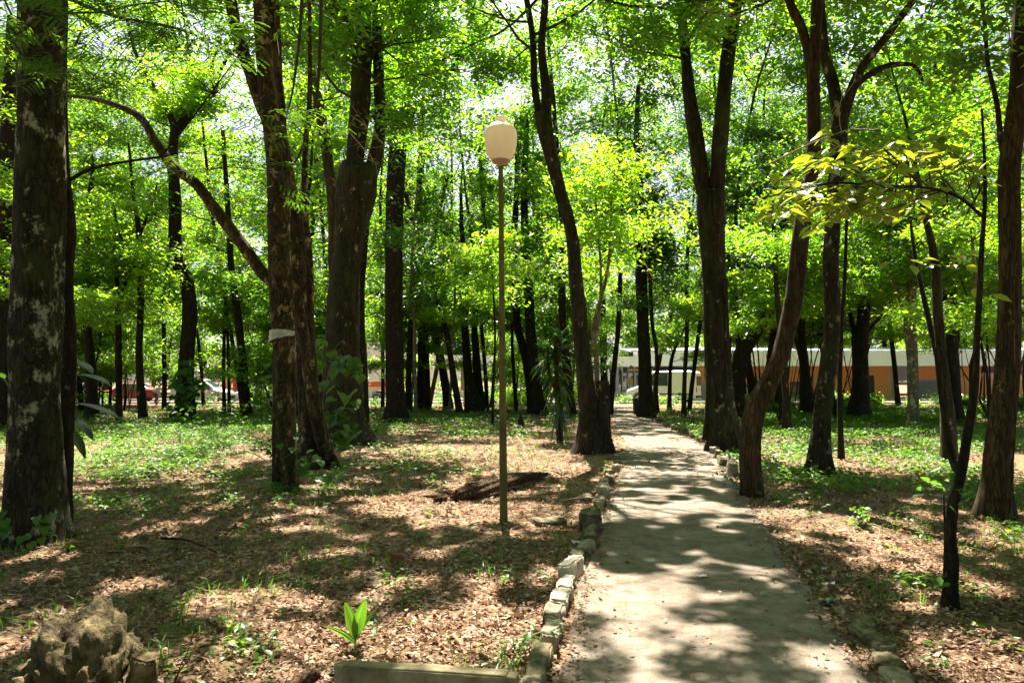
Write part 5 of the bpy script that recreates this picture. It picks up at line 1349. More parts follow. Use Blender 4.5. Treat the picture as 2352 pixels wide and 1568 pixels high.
# ------------------------------------------------------------------ rugged rock, bottom left
M['rock'] = noisy_mat('rock', [(0.014, 0.011, 0.006), (0.065, 0.048, 0.022), (0.16, 0.122, 0.060), (0.27, 0.225, 0.13)], 10, .95, 1.0, dist=.06, lo=.32, hi=.68, detail=12)
gy = 3.72
c = P(185, 1540, gy)
bm = bmesh.new(); bmesh.ops.create_icosphere(bm, subdivisions=6, radius=1.0)
for v in bm.verts:
    d = v.co.normalized()
    q = Vector((d.x * 1.1, d.y, d.z * 1.25))
    r_ = 1 + .34 * mnoise.noise(q * 1.5 + Vector((3, 1, 7)))
    r_ += .20 * abs(mnoise.noise(q * 2.6 + Vector((9, 4, 2)))) - .34 * max(0, mnoise.noise(q * 3.4 + Vector((5, 8, 1))))
    c_ = mnoise.voronoi(q * 2.4 + Vector((1, 8, 3)))[0]
    r_ += .17 * (c_[1] - c_[0]) - .02
    c_ = mnoise.voronoi(q * 6.5 + Vector((4, 2, 3)))[0]
    r_ += .10 * (c_[1] - c_[0])
    r_ += .07 * mnoise.noise(q * 9 + Vector((2, 2, 5))) + .04 * mnoise.noise(q * 24) + .02 * mnoise.noise(q * 50)
    v.co = Vector((d.x * .27 * r_, d.y * .24 * r_ + d.z * .20 * r_, d.z * .36 * r_))
me = bpy.data.meshes.new('rock'); bm.to_mesh(me); bm.free()
for p_ in me.polygons: p_.use_smooth = True
me.materials.append(M['rock'])
o = bpy.data.objects.new('rock', me); COL.objects.link(o); o.location = (c[0], gy, .03); o.rotation_euler = (0, 0, .5)
tag(o, 'large rugged pitted rock in the bottom left corner', 'rock')
g = P(318, 1500, 3.8)
stone('rock', 'small dark rock chunk leaning on the right side of the large pitted rock', 'rock', (g[0] + .02, 3.8, .10), (.13, .12, .22), .3, 'rock', .03)

# ------------------------------------------------------------------ concrete bench, bottom edge
M['bench'] = noisy_mat('bench', [(0.10, 0.085, 0.04), (0.20, 0.17, 0.10), (0.33, 0.29, 0.21)], 10, .95, .5, dist=.012)
za, zb = .46, .46
A = G(783, 1514, .46); Bp = G(1190, 1540, .46)
root = thing('concrete_bench', 'mossy concrete bench seen from behind at the bottom edge of the picture', 'bench', ((A[0] + Bp[0]) / 2, (A[1] + Bp[1]) / 2 - .1, 0)); org = tuple(root.location)
ang = math.atan2(Bp[1] - A[1], Bp[0] - A[0]); Ln = np.linalg.norm(Bp[:2] - A[:2])
dx_, dy_ = math.cos(ang), math.sin(ang)
def bpart(name, along_, back, z, size):
    me = stone_mesh(size, .006, 4, 5); me.name = name; me.materials.append(M['bench'])
    o = bpy.data.objects.new(name, me); COL.objects.link(o); o.parent = root
    p = np.array([A[0] + dx_ * along_ + dy_ * back, A[1] + dy_ * along_ - dx_ * back, z]) - np.array(org)
    o.location = tuple(p); o.rotation_euler = (0, 0, ang)
bpart('beam', Ln / 2, .035, .415, (Ln, .075, .10))
bpart('leg', .075, .035, .175, (.14, .07, .38)); bpart('leg', Ln - .07, .04, .175, (.12, .07, .38))

# ------------------------------------------------------------------ fallen log and broken wood
M['log'] = bark_mat('log', (0.02, 0.012, 0.008), (0.11, 0.062, 0.032), (0.22, 0.135, 0.075), lichen=(0.30, 0.2, 0.12), lich=.58, zs=1, sc=8, bump=1.0)
a = G(1046, 1150); b_ = G(1265, 1098)
root = thing('fallen_log', 'rotten fallen log lying behind the lamp pole', 'log', (a + b_) / 2); org = tuple(root.location)
t = np.linspace(0, 1, 60)
pts = np.outer(1 - t, a) + np.outer(t, b_); pts[:, 2] = .065 + .05 * np.sin(t * 3.1) ; pts[:, 0] += .06 * np.sin(t * 5)
rad = np.interp(t, [0, .08, .4, .75, 1], [.075, .105, .10, .075, .03])
def rot(pts, a_):
    tt = np.linspace(0, 1, len(pts))[:, None]
    return 1 + .16 * np.sin(3 * a_[None, :] + 4 * tt) + .10 * np.sin(7 * a_[None, :] + 9 * tt) - .22 * np.exp(-((a_[None, :] - 1.7) / .25) ** 2) * (tt > .15)
mb = MB(); mb.tube(pts, rad, 30, .10, rot, cap=True, cap0=True); mb.build('trunk', M['log'], root, org, True)
mb = MB(); 
for k in range(4):
    q = a + np.array([rng.uniform(-.2, .05), rng.uniform(-.15, .15), .05])
    mb.tube(poly(q, [-.9, rng.uniform(-.4, .4), .1], rng.uniform(.12, .3), 4, .2, 0), np.linspace(.045, .01, 5), 7, .12, cap=True, cap0=True)
mb.build('splinters', M['log'], root, org)
g = G(705, 1580); root = thing('broken_branch', 'short broken branch end poking up at the bottom edge, left of the bench', 'branch', (g[0], g[1], 0)); org = tuple(root.location)
mb = MB(); mb.tube(catmull(np.array([P(660, 1600, 3.7), P(695, 1565, 3.75), P(728, 1542, 3.8)]), 6), np.linspace(.05, .038, 13), 14, .08, cap=True, cap0=True); mb.build('wood', M['log'], root, org, True)
# hollow stump by the leaning trunk, termite-like cone
Ys = 16.6
root = thing('hollow_stump', 'tall hollow ribbed stump beside the base of the leaning cross-stemmed trunk', 'stump', (P(1385, 1035, Ys)[0], Ys, 0)); org = tuple(root.location)
a_, r_ = resample_axis([(1384, 1042, 44), (1383, 1000, 34), (1384, 950, 30), (1385, 900, 28), (1384, 875, 27)], Ys)
a_ = np.vstack([[a_[0] - [0, 0, .15]], a_]); r_ = np.concatenate([[r_[0]], r_]); a_, r_ = densify(a_, r_, .05)
mb = MB(); mb.tube(a_, r_, 26, .08, flute_fn(.3, 9, .3)); inner = a_[::-1][:12]
mb.tube(inner, r_[::-1][:12] * .62, 26, .05, flute_fn(.2, 9, .3)); mb.build('shell', M['bark_grey'], root, org, True)
mb = MB(); mb.lathe((a_[-1][0], a_[-1][1], a_[-1][2]), [(r_[-1] * .6, -.02), (r_[-1] * .85, .015), (r_[-1] * 1.05, -.02)], 26); mb.build('rim', M['bark_brown'], root, org)
for px_, py_, w_, h_, lab in ((1196, 982, 15, 32, 'small pointed dark stump in the shade right of the lamp pole'), (1330, 1038, 22, 18, 'pale knobbly root lump left of the leaning trunk base')):
    g = G(px_, py_); u = g[1] / F
    root = thing('stump', lab, 'stump', (g[0], g[1], 0)); org = tuple(root.location)
    mb = MB(); mb.tube([g - [0, 0, .1], g + [0, 0, h_ * u * .3], g + [.01, 0, h_ * u * .7], g + [0, 0, h_ * u]], [w_ * u * .55, w_ * u * .5, w_ * u * .36, w_ * u * .12], 14, .1, cap=True)
    mb.build('wood', M['bark_dark' if h_ > 20 else 'bark_pale'], root, org, True)

# fallen twigs
def twig(label, pix, w=.006, lift=.0, mat='dead_twig', forks=2, name='fallen_twig'):
    pts = np.array([G(x, y, z) for x, y, z in pix]); root = thing(name, label, 'twig', (pts[0][0], pts[0][1], 0)); org = tuple(root.location)
    for p_ in pts: p_[2] = max(p_[2], float(hz(p_[0], p_[1])) + w)
    c_ = catmull(pts, 6); mb = MB(); mb.tube(c_, np.linspace(w, w * .4, len(c_)), 6, .08)
    for k in range(forks):
        i0 = int(len(c_) * rng.uniform(.3, .8)); mb.tube(poly(c_[i0], norm(c_[min(i0 + 2, len(c_) - 1)] - c_[i0 - 1]) + rng.normal(0, .5, 3) * [1, 1, .2] + [0, 0, .05], rng.uniform(.15, .4), 4, .15, .0), np.linspace(w * .6, w * .25, 5), 4)
    mb.build('wood', M[mat], root, org, True)
twig('long pale fallen twig arching right of the fallen log', [(1215, 1075, 0), (1270, 1082, .1), (1330, 1110, .12), (1390, 1140, .02)], .010)
twig('thin pale twig from the log end to the kerb row', [(1285, 1150, .02), (1330, 1143, .1), (1382, 1142, .02)], .008)
twig('bare twig standing up left of the log, near the lamp pole', [(1125, 1070, 0), (1105, 1030, .25), (1098, 1010, .4)], .008)
twig('short pale twig crossing the log behind the pole', [(1215, 1140, .02), (1240, 1110, .22), (1300, 1125, .1)], .008)
twig('pale twig in front of the log, right of the pole', [(1272, 1200, 0), (1295, 1175, .02), (1310, 1160, .02)], .007, forks=1)
twig('forked dead twig lying in the sunlit litter right of the path', [(1905, 1175, 0), (1960, 1190, .03), (2020, 1215, .05), (2060, 1235, .01)], .008)
twig('thick bleached stick at the foot of the great forked tree', [(852, 1096, .02), (880, 1088, .03), (902, 1082, .03)], .022, forks=0)
twig('pale forked twig beneath the mossy root', [(805, 1035, .1), (840, 1050, .05), (870, 1072, .02)], .012)
twig('dark curved stick in the deep shade of the left foreground', [(370, 1235, .02), (430, 1240, .05), (500, 1268, .02)], .014, mat='bark_dark', forks=1)
twig('bleached stick leaning in the undergrowth left of the peeling trunk', [(560, 1030, .2), (590, 1045, .15), (620, 1062, .02)], .016)
twig('dead stick across the shade right of the lamp', [(1185, 1000, .4), (1210, 1030, .2), (1228, 1050, .0)], .012, forks=0)
twig('thin brown twig between the palm seedling and the lamp', [(1000, 1380, 0), (1050, 1390, .02), (1090, 1410, .0)], .005)
twig('small twig along the right path edge', [(1905, 1382, .02), (1920, 1398, .02), (1940, 1412, .03)], .004, forks=1)
twig('yellow trailing stem running left behind the pitted rock', [(0, 1415, .02), (50, 1425, .05), (110, 1440, .04)], .006, mat='leaf_bright', forks=0, name='trailing_stem')
twig('bare upright twig in front of the pitted rock', [(395, 1600, .0), (410, 1545, .12), (450, 1490, .2)], .006, mat='bark_dark', forks=2)
# dead bare branches up in the trees
def bare(label, px_, py_, Y, pts_, w=.016):
    c_ = np.array([P(x, y, Y - .25 * i) for i, (x, y) in enumerate(pts_)]); root = thing('dead_branch', label, 'branch', c_[0]); org = tuple(c_[0])
    q = catmull(c_, 5); mb = MB(); mb.tube(q, np.linspace(w, w * .3, len(q)), 6, .1)
    for k in range(7):
        i0 = rng.integers(2, len(q) - 2); mb.tube(poly(q[i0], norm(q[i0 + 1] - q[i0]) + rng.normal(0, .7, 3), rng.uniform(.3, .9), 5, .22, 0), np.linspace(w * .5, w * .15, 6), 4)
    mb.build('wood', M['dead_twig'], root, org, True)
bare('pale bare twigs sticking out of the great forked tree', 0, 0, 18.2, [(880, 330), (850, 300), (820, 275), (800, 262)])
bare('pale bare twigs hanging down the great forked tree', 0, 0, 18.2, [(800, 300), (830, 335), (850, 355), (858, 380)])
bare('bare pale branch crossing the top right of the fluted tree', 0, 0, 15, [(1720, 60), (1680, 35), (1640, 30), (1600, 20)], .02)
bare('bare pale branch below the leaning trunk bend, over the path', 0, 0, 15.5, [(1480, 470), (1455, 440), (1430, 420), (1400, 390)], .012)
bare('pale bare twigs beside the small thin trunk in mid wood', 0, 0, 24, [(1500, 640), (1480, 600), (1475, 560), (1465, 520)], .02)
bare('long bare branch slanting across the broad leaves at upper right', 0, 0, 7, [(1760, 380), (1840, 340), (1900, 315), (1990, 285)], .008)

# ------------------------------------------------------------------ litter left by people
M['white_plastic'] = noisy_mat('white_plastic', [(0.34, 0.34, 0.30), (0.56, 0.56, 0.52)], 14, .35, .3)
M['paper'] = noisy_mat('paper', [(0.60, 0.60, 0.62), (0.75, 0.75, 0.75)], 5, .7, .1)
def crumple(name, label, cat, loc, sx, sy, mat, hgt=.03, n=10, seed=1, vertical=False, col2=None):
    u, v_ = np.meshgrid(np.linspace(-.5, .5, n), np.linspace(-.5, .5, n)); h_ = np.array([[mnoise.noise(Vector((a1 * 3 + seed, b1 * 3, seed * 2.1))) + .5 * mnoise.noise(Vector((a1 * 8, b1 * 8 + seed, 3))) for a1, b1 in zip(r1, r2)] for r1, r2 in zip(u, v_)])
    pu = u * sx * (1 + .3 * h_); pv = v_ * sy * (1 + .25 * h_.T)
    g_ = np.stack([pu, h_ * hgt, pv], -1) if vertical else np.stack([pu, pv, h_ * hgt + hgt * .6], -1)
    g2 = g_ + np.array([0, .002, 0] if vertical else [0, 0, -.002])
    mb = MB(); i = np.arange(n - 1)[:, None]; j = np.arange(n - 1)[None, :]
    f_ = np.stack([i * n + j, i * n + j + 1, (i + 1) * n + j + 1, (i + 1) * n + j], -1).reshape(-1, 4)
    mb.add(g_ + np.array(loc), f_); mb.add(g2 + np.array(loc), f_[:, ::-1])
    if col2:
        mb.m = []; mb.f = [f_, f_[:, ::-1] + n * n]; k = np.array_split(np.arange(len(f_)), len(col2) + 1)
        mb.f = [f_[q] for q in k] + [f_[:, ::-1] + n * n]; mb.m = list(range(len(k))) + [0]
    o = mb.build(name, [M[mat]] + [M[c_] for c_ in (col2 or [])], None, tuple(loc), True)
    return tag(o, label, cat)
g = G(1335, 1254); crumple('paper_scrap', 'crumpled white paper scrap beside the left kerb stones', 'litter', (g[0], g[1], .02), .16, .10, 'paper', .03, seed=2)
M['wrap_blue'] = noisy_mat('wrap_blue', [(0.05, 0.18, 0.30), (0.10, 0.35, 0.45)], 9, .3, 0); M['wrap_yellow'] = noisy_mat('wrap_yellow', [(0.5, 0.38, 0.05), (0.6, 0.5, 0.1)], 9, .3, 0); M['wrap_red'] = noisy_mat('wrap_red', [(0.5, 0.10, 0.05), (0.6, 0.2, 0.1)], 9, .3, 0)
g = G(1897, 1389); crumple('wrapper', 'crumpled blue, yellow and red snack wrapper by the right path edge', 'litter', (g[0], g[1], .02), .10, .075, 'wrap_blue', .03, seed=5, col2=['wrap_yellow', 'wrap_red'])
g = G(1902, 1347); crumple('fallen_leaf', 'single large pale grey-green fallen leaf near the right path edge', 'leaf', (g[0], g[1], .02), .10, .05, 'paper', .012, seed=7)
g = G(1612, 1332); crumple('fallen_leaf', 'small pale leaf lying alone in the middle of the path', 'leaf', (g[0], g[1], .032), .07, .04, 'paper', .012, seed=9)
g = G(1890, 1300); crumple('paper_scrap', 'tiny white paper scrap in the litter right of the path', 'litter', (G(1893, 1313)[0], G(1893, 1313)[1], .02), .04, .03, 'paper', .02, seed=3)
# plastic snagged on the flaky trunk: a bent film round the front of the bark
Yt = G(656, 1126)[1]
c0 = P(652, 768, Yt); rt = 27 * Yt / F
us = np.linspace(-1.55, 1.35, 16); mb = MB(); vv = []
for q, zt in enumerate(np.linspace(0, 1, 8)):
    for u in us:
        fr = (u + 1.55) / 2.9; top = .035 + .03 * math.sin(fr * 3); bot = -.13 * (1 - fr) ** 1.3 - .01
        z = top + (bot - top) * zt + .012 * mnoise.noise(Vector((u * 3, zt * 4, 1))) + .012 * mnoise.noise(Vector((u * 8, zt * 9, 2)))
        rr = rt * 1.12 + .012 + .022 * mnoise.noise(Vector((u * 2.2, zt * 3, 4))) + .018 * abs(mnoise.noise(Vector((u * 6, zt * 7, 4))))
        vv.append(c0 + np.array([math.sin(u) * rr, -math.cos(u) * rr, z]))
i = np.arange(7)[:, None]; j = np.arange(15)[None, :]
mb.add(vv, np.stack([i * 16 + j, i * 16 + j + 1, (i + 1) * 16 + j + 1, (i + 1) * 16 + j], -1).reshape(-1, 4))
o = mb.build('plastic_film', M['white_plastic'], None, tuple(c0), True); tag(o, 'torn white plastic film snagged round the tall peeling trunk', 'plastic film')

# grey post with a board in mid wood
g = P(1066, 922, 47); root = thing('sign_post', 'grey post carrying a tall narrow blank board in the middle distance', 'sign', (g[0], 47, 0)); org = tuple(root.location)
u = 47 / F; mb = MB(); mb.box((g[0] + .02, 47, 1.0), (.14, .12, 2.2)); mb.build('post', M['stone'], root, org)
mb = MB(); mb.box((g[0], 46.86, P(1066, 865, 47)[2]), (15 * u, .1, 62 * u)); mb.build('board', M['grey_panel'], root, org)
M['bin'] = noisy_mat('bin', [(0.010, 0.010, 0.011), (0.03, 0.03, 0.03)], 8, .6, .1)
g = P(1470, 940, 35.5); root = thing('litter_bin', 'dark boxy bin hugging the foot of the straight black trunk by the path', 'bin', (P(1466, 940, 35.5)[0], 35.5, 0)); org = tuple(root.location)
mb = MB(); mb.box((org[0], 35.5, .36), (.42, .42, .72), 0, 0, 0, 0, 1.08); mb.build('body', M['bin'], root, org)
mb = MB(); mb.box((org[0], 35.5, .75), (.50, .50, .06)); mb.build('lid', M['bin'], root, org)

# ------------------------------------------------------------------ vehicles
M['glass_car'] = noisy_mat('glass_car', [(0.02, 0.028, 0.035), (0.05, 0.065, 0.08)], 2, .06, 0, spec=.8)
M['tyre'] = noisy_mat('tyre', [(0.012, 0.012, 0.012), (0.025, 0.025, 0.025)], 12, .8, .1)
M['rim'] = noisy_mat('rim', [(0.35, 0.35, 0.36), (0.5, 0.5, 0.5)], 6, .35, 0, metal=.7)
M['lamp_red'] = noisy_mat('lamp_red', [(0.35, 0.015, 0.012), (0.5, 0.03, 0.02)], 6, .25, 0)
M['lamp_clear'] = noisy_mat('lamp_clear', [(0.6, 0.6, 0.58), (0.75, 0.75, 0.72)], 6, .15, 0)
M['plate'] = noisy_mat('plate', [(0.55, 0.55, 0.52), (0.65, 0.65, 0.62)], 6, .5, 0)
M['trim'] = noisy_mat('trim', [(0.025, 0.025, 0.027), (0.05, 0.05, 0.05)], 6, .6, 0)
def paint(name, a, b_, met=.1): 
    M[name] = noisy_mat(name, [a, b_], 1.2, .3, 0, spec=.6, metal=met); return M[name]
paint('paint_white', (.74, .74, .74), (.80, .80, .80)); paint('paint_silver', (.42, .43, .45), (.50, .51, .53), .4); paint('paint_red', (.22, .02, .018), (.28, .03, .025)); paint('paint_blue', (.03, .07, .20), (.05, .10, .26))
def vehicle(name, label, cat, loc, rz, st, W, paintm, wheels, wr, wins, group=None, belt=1.0):
    """st: stations (x, z_top, half-width factor at the roof, belt height) from front (x=0) to rear"""
    root = thing(name, label, cat, loc, rz, group); org = (0, 0, 0)
    def mk(mb, nm, mt, par=root, sm=False): 
        o = mb.build(nm, mt, par, (0, 0, 0), sm); return o
    Lx = st[-1][0]; x0 = -Lx / 2
    rows = []
    for x, zt, rf, bl in st:
        bl = min(bl, zt - .02); hw = W / 2
        nose = .88 if (x < .05 or x > Lx - .05) else 1.0
        rows.append([(x + x0, -hw * .92 * nose, .22), (x + x0, -hw * nose, .38), (x + x0, -hw * nose, bl * .8), (x + x0, -hw * .985 * nose, bl), (x + x0, -hw * rf, zt - .06), (x + x0, -hw * rf * .86, zt),
                     (x + x0, hw * rf * .86, zt), (x + x0, hw * rf, zt - .06), (x + x0, hw * .985 * nose, bl), (x + x0, hw * nose, bl * .8), (x + x0, hw * nose, .38), (x + x0, hw * .92 * nose, .22)])
    v = np.array(rows); n, k = v.shape[:2]; mb = MB()
    i = np.arange(n - 1)[:, None]; j = np.arange(k)[None, :]; jn = (j + 1) % k
    mb.add(v, np.stack([i * k + j, i * k + jn, (i + 1) * k + jn, (i + 1) * k + j], -1).reshape(-1, 4))
    mb.add(np.vstack([v[0], v[-1]]), [[q, 11 - q, 10 - q, q + 1] for q in range(5)]); mb.f[-1] = mb.f[-1]
    mb.f.append(np.array([[q + 1, 10 - q, 11 - q, q] for q in range(5)]) + (mb.n - 12)); mb.m.append(0)
    mk(mb, 'body', M[paintm])
    def sec(x):
        s = np.array(st); hw = W / 2
        return np.interp(x, s[:, 0], s[:, 1]), np.interp(x, s[:, 0], s[:, 2]) * hw, np.interp(x, s[:, 0], s[:, 3])
    for xa, xb in wins:
        for sg in (-1, 1):
            q = []
            for x, top in ((xa, 0), (xb, 0), (xb, 1), (xa, 1)):
                zt, rw, bl = sec(x); bl = min(bl, zt - .1); hw = W / 2 * .985
                z_ = (zt - .12) if top else bl + .04; f_ = (z_ - bl) / max(zt - .06 - bl, .05)
                q.append((x + x0, sg * (hw + (rw - hw) * f_ + .012), z_))
            q = np.array(q); inn = q - np.array([0, sg * .02, 0]); mb = MB()
            mb.add(np.vstack([q, inn]), [[0, 1, 2, 3], [7, 6, 5, 4], [0, 4, 5, 1], [1, 5, 6, 2], [2, 6, 7, 3], [3, 7, 4, 0]])
            mk(mb, 'window', M['glass_car'])
    for wx in wheels:
        for sg in (-1, 1):
            y_ = sg * (W / 2 - .09)
            mb = MB(); mb.lathe((wx + x0, y_, wr), [(wr * .6, -.10), (wr * .95, -.11), (wr, -.08), (wr, .08), (wr * .95, .11), (wr * .6, .10)], 22, axis='y'); w_ = mk(mb, 'wheel', M['tyre'], sm=True)
            mb = MB(); mb.lathe((wx + x0, y_, wr), [(.01, -.112), (wr * .3, -.118), (wr * .6, -.105), (wr * .62, .105), (wr * .3, .118), (.01, .112)], 18, axis='y'); mk(mb, 'rim', M['rim'], w_)
            mb = MB(); a__ = np.linspace(0, math.pi, 12)
            arc = np.array([(wx + x0 + (wr + .05) * math.cos(t_), sg * (W / 2 + .004), wr + (wr + .05) * math.sin(t_)) for t_ in a__]); arc2 = arc + np.array([0, sg * .012, 0]); cc = np.array([[wx + x0, sg * (W / 2 + .004), wr * .9]])
            mb.tube((arc + arc2) / 2, np.full(12, .03), 6); mk(mb, 'wheel_arch', M['trim'])
    return root, x0, mk, sec
def car_glass(mk, x0, W, sec, xa, xb, name):    # windscreen or rear window between stations xa (low) and xb (high)
    za, ra, ba = sec(xa); zb_, rb, bb = sec(xb)
    q = np.array([(xa + x0, -ra * .86, za + .012), (xa + x0, ra * .86, za + .012), (xb + x0, rb * .80, zb_ + .012), (xb + x0, -rb * .80, zb_ + .012)]); mb = MB()
    mb.add(np.vstack([q, q - [0, 0, .02]]), [[0, 1, 2, 3], [7, 6, 5, 4], [0, 4, 5, 1], [1, 5, 6, 2], [2, 6, 7, 3], [3, 7, 4, 0]]); mk(mb, name, M['glass_car'])

# white van, front to the left, rear doors turned a little to us
vx = P(1524, 920, 57.6)[0]
st = [(0, .75, .90, .72), (.12, .95, .9, .8), (.9, 1.22, .88, 1.1), (1.0, 1.28, .86, 1.15), (1.75, 2.15, .82, 1.2), (2.1, 2.36, .84, 1.2), (4.9, 2.40, .86, 1.2), (5.35, 2.34, .86, 1.2), (5.45, 2.2, .86, 1.2)]
root, x0, mk, sec = vehicle('van', 'white van parked on the street behind thin stems', 'van', (vx, 57.6, 0.0), R(-26), st, 1.95, 'paint_white', (1.0, 4.35), .34, [(1.55, 2.3), (2.55, 3.3)])
car_glass(mk, x0, 1.95, sec, 1.02, 1.72, 'windscreen')
for sg in (-1, 1):
    mb = MB(); mb.box((5.46 + x0, sg * .42, 1.62), (.03, .66, .72)); mk(mb, 'rear_window', M['glass_car'])
    mb = MB(); mb.box((5.455 + x0, sg * .80, .95), (.06, .14, .4)); mk(mb, 'tail_light', M['lamp_red'])
    mb = MB(); mb.box((.06 + x0, sg * .68, .80), (.12, .34, .16)); mk(mb, 'headlight', M['lamp_clear'])
    mb = MB(); mb.box((1.5 + x0, sg * 1.1, 1.35), (.14, .2, .24)); mk(mb, 'mirror', M['trim'])
mb = MB(); mb.box((5.47 + x0, 0, .95), (.03, .45, .13)); mk(mb, 'number_plate', M['plate'])
for xx in (2.46, 3.5):
    for sg in (-1, 1): mb = MB(); mb.box((xx + x0, sg * .98, 1.0), (.02, .012, 1.2)); mk(mb, 'door_seam', M['trim'])
for sg in (-1, 1): mb = MB(); mb.box((3.2 + x0, sg * .985, .62), (3.6, .015, .10)); mk(mb, 'side_moulding', M['trim'])
mb = MB(); mb.box((5.46 + x0, 0, .42), (.14, 1.8, .18)); mb.box((-.02 + x0, 0, .42), (.14, 1.7, .2)); mk(mb, 'bumper', M['trim'])
# silver people carrier facing right with its tailgate up
cx_ = P(466, 925, 57)[0]
st = [(0, .70, .9, .66), (.1, .84, .9, .74), (.95, 1.05, .86, .92), (1.05, 1.10, .82, .95), (1.85, 1.68, .74, 1.0), (2.3, 1.80, .76, 1.0), (4.0, 1.82, .78, 1.02), (4.25, 1.74, .78, 1.02), (4.35, 1.3, .84, 1.02)]
root, x0, mk, sec = vehicle('people_carrier', 'silver people carrier parked with its tailgate raised, on the left behind the trunks', 'car', (cx_, 57.0, 0), R(180), st, 1.74, 'paint_silver', (.85, 3.55), .31, [(1.45, 2.2), (2.32, 3.2), (3.3, 4.0)])
car_glass(mk, x0, 1.74, sec, 1.08, 1.82, 'windscreen')
mb = MB(); mb.box((4.75 + x0, 0, 1.66), (1.05, 1.3, .06), 0, 0, 0, .22); tg_ = mk(mb, 'tailgate', M['paint_silver'])
mb = MB(); mb.box((4.85 + x0, 0, 1.68), (.6, 1.1, .02), 0, 0, 0, .22); mk(mb, 'rear_glass', M['glass_car'], tg_)
mb = MB()
for sg in (-1, 1): mb.box((3.0 + x0, sg * .5, 1.88), (1.9, .05, .05)); mb.box((2.2 + x0, sg * .5, 1.84), (.06, .05, .08)); mb.box((3.8 + x0, sg * .5, 1.84), (.06, .05, .08))
mk(mb, 'roof_rack', M['trim'])
mb = MB(); mb.box((2.2 + x0, .885, .98), (3.4, .012, .04)); mb.box((2.2 + x0, -.885, .98), (3.4, .012, .04)); mk(mb, 'side_strip', M['trim'])
for sg in (-1, 1):
    mb = MB(); mb.box((.05 + x0, sg * .6, .68), (.12, .3, .14)); mk(mb, 'headlight', M['lamp_clear'])
    mb = MB(); mb.box((1.35 + x0, sg * .95, 1.08), (.12, .16, .16)); mk(mb, 'mirror', M['trim'])
mb = MB(); mb.box((-.03 + x0, 0, .42), (.14, 1.55, .2)); mb.box((4.36 + x0, 0, .42), (.14, 1.55, .2)); mk(mb, 'bumper', M['trim'])
sal = [(0, .62, .9, .6), (.12, .78, .9, .7), (1.05, .95, .86, .86), (1.15, 1.0, .8, .9), (1.85, 1.40, .7, .92), (2.3, 1.45, .7, .92), (3.1, 1.43, .72, .94), (3.75, 1.10, .8, .94), (4.2, 1.02, .88, .92), (4.3, .8, .9, .75)]
def saloon(label, px_, Y, rz, pm, group=None):
    root, x0, mk, sec = vehicle('parked_car', label, 'car', (P(px_, 925, Y)[0], Y, 0), rz, sal, 1.68, pm, (.8, 3.4), .30, [(1.5, 2.3), (2.4, 3.2)], group)
    car_glass(mk, x0, 1.68, sec, 1.18, 1.82, 'windscreen'); car_glass(mk, x0, 1.68, sec, 3.7, 3.14, 'rear_glass')
    for sg in (-1, 1):
        mb = MB(); mb.box((.06 + x0, sg * .6, .62), (.1, .28, .12)); mk(mb, 'headlight', M['lamp_clear'])
        mb = MB(); mb.box((4.28 + x0, sg * .62, .75), (.06, .24, .12)); mk(mb, 'tail_light', M['lamp_red'])
    mb = MB(); mb.box((-.03 + x0, 0, .40), (.12, 1.5, .18)); mb.box((4.31 + x0, 0, .40), (.12, 1.5, .18)); mk(mb, 'bumper', M['trim'])
    return root
saloon('red parked car at the far left left of the bending person', 296, 59.2, R(8), 'paint_red')
saloon('white parked car low behind the yellow-green bush left of the peeling trunk', 610, 58.0, R(4), 'paint_white')
saloon('white parked car half hidden by trunks at the end of the path', 1345, 60.0, R(-6), 'paint_white')
saloon('white parked car behind the crossing trunks right of the lamp', 1150, 59.3, R(3), 'paint_white')
# blue motorcycle outside the shop
mx_ = P(882, 920, 60)[0]; root = thing('motorcycle', 'small blue motorcycle parked before the shop shutters', 'motorcycle', (mx_, 60, 0), R(6))
def mk(mb, nm, mt, par=root, sm=True): return mb.build(nm, mt, par, (0, 0, 0), sm)
for wx in (-.62, .62):
    mb = MB(); a_ = np.linspace(0, 2 * math.pi, 25); mb.tube(np.stack([wx + .25 * np.cos(a_), 0 * a_, .3 + .25 * np.sin(a_)], 1), np.full(25, .05), 8); w_ = mk(mb, 'wheel', M['tyre'])
    mb = MB(); mb.lathe((wx, 0, .3), [(.01, -.05), (.2, -.02), (.2, .02), (.01, .05)], 16, axis='y'); mk(mb, 'rim', M['rim'], w_)
mb = MB(); mb.tube([(-.62, 0, .3), (-.2, 0, .45), (.2, 0, .62), (.42, 0, .8)], [.05, .09, .1, .05], 10, cap=True, cap0=True); mb.tube([(.62, 0, .3), (.5, 0, .62), (.4, 0, .98)], [.03, .035, .03], 8); mk(mb, 'frame', M['paint_blue'])
mb = MB(); mb.tube([(-.65, 0, .76), (-.3, 0, .74), (.08, 0, .74)], [.07, .11, .08], 10, cap=True, cap0=True); mk(mb, 'seat', M['trim'])
mb = MB(); mb.tube([(.38, -.34, 1.0), (.42, 0, .98), (.38, .34, 1.0)], [.018] * 3, 6); mk(mb, 'handlebar', M['rim'])
mb = MB(); mb.lathe((.52, 0, .86), [(.01, -.06), (.08, -.03), (.09, .05), (.01, .07)], 14, axis='x'); mk(mb, 'headlight', M['lamp_clear'])
mb = MB(); mb.box((.35, 0, .55), (.12, .36, .5), 0, 0, 0, -.3); mk(mb, 'leg_shield', M['paint_blue'], sm=False)

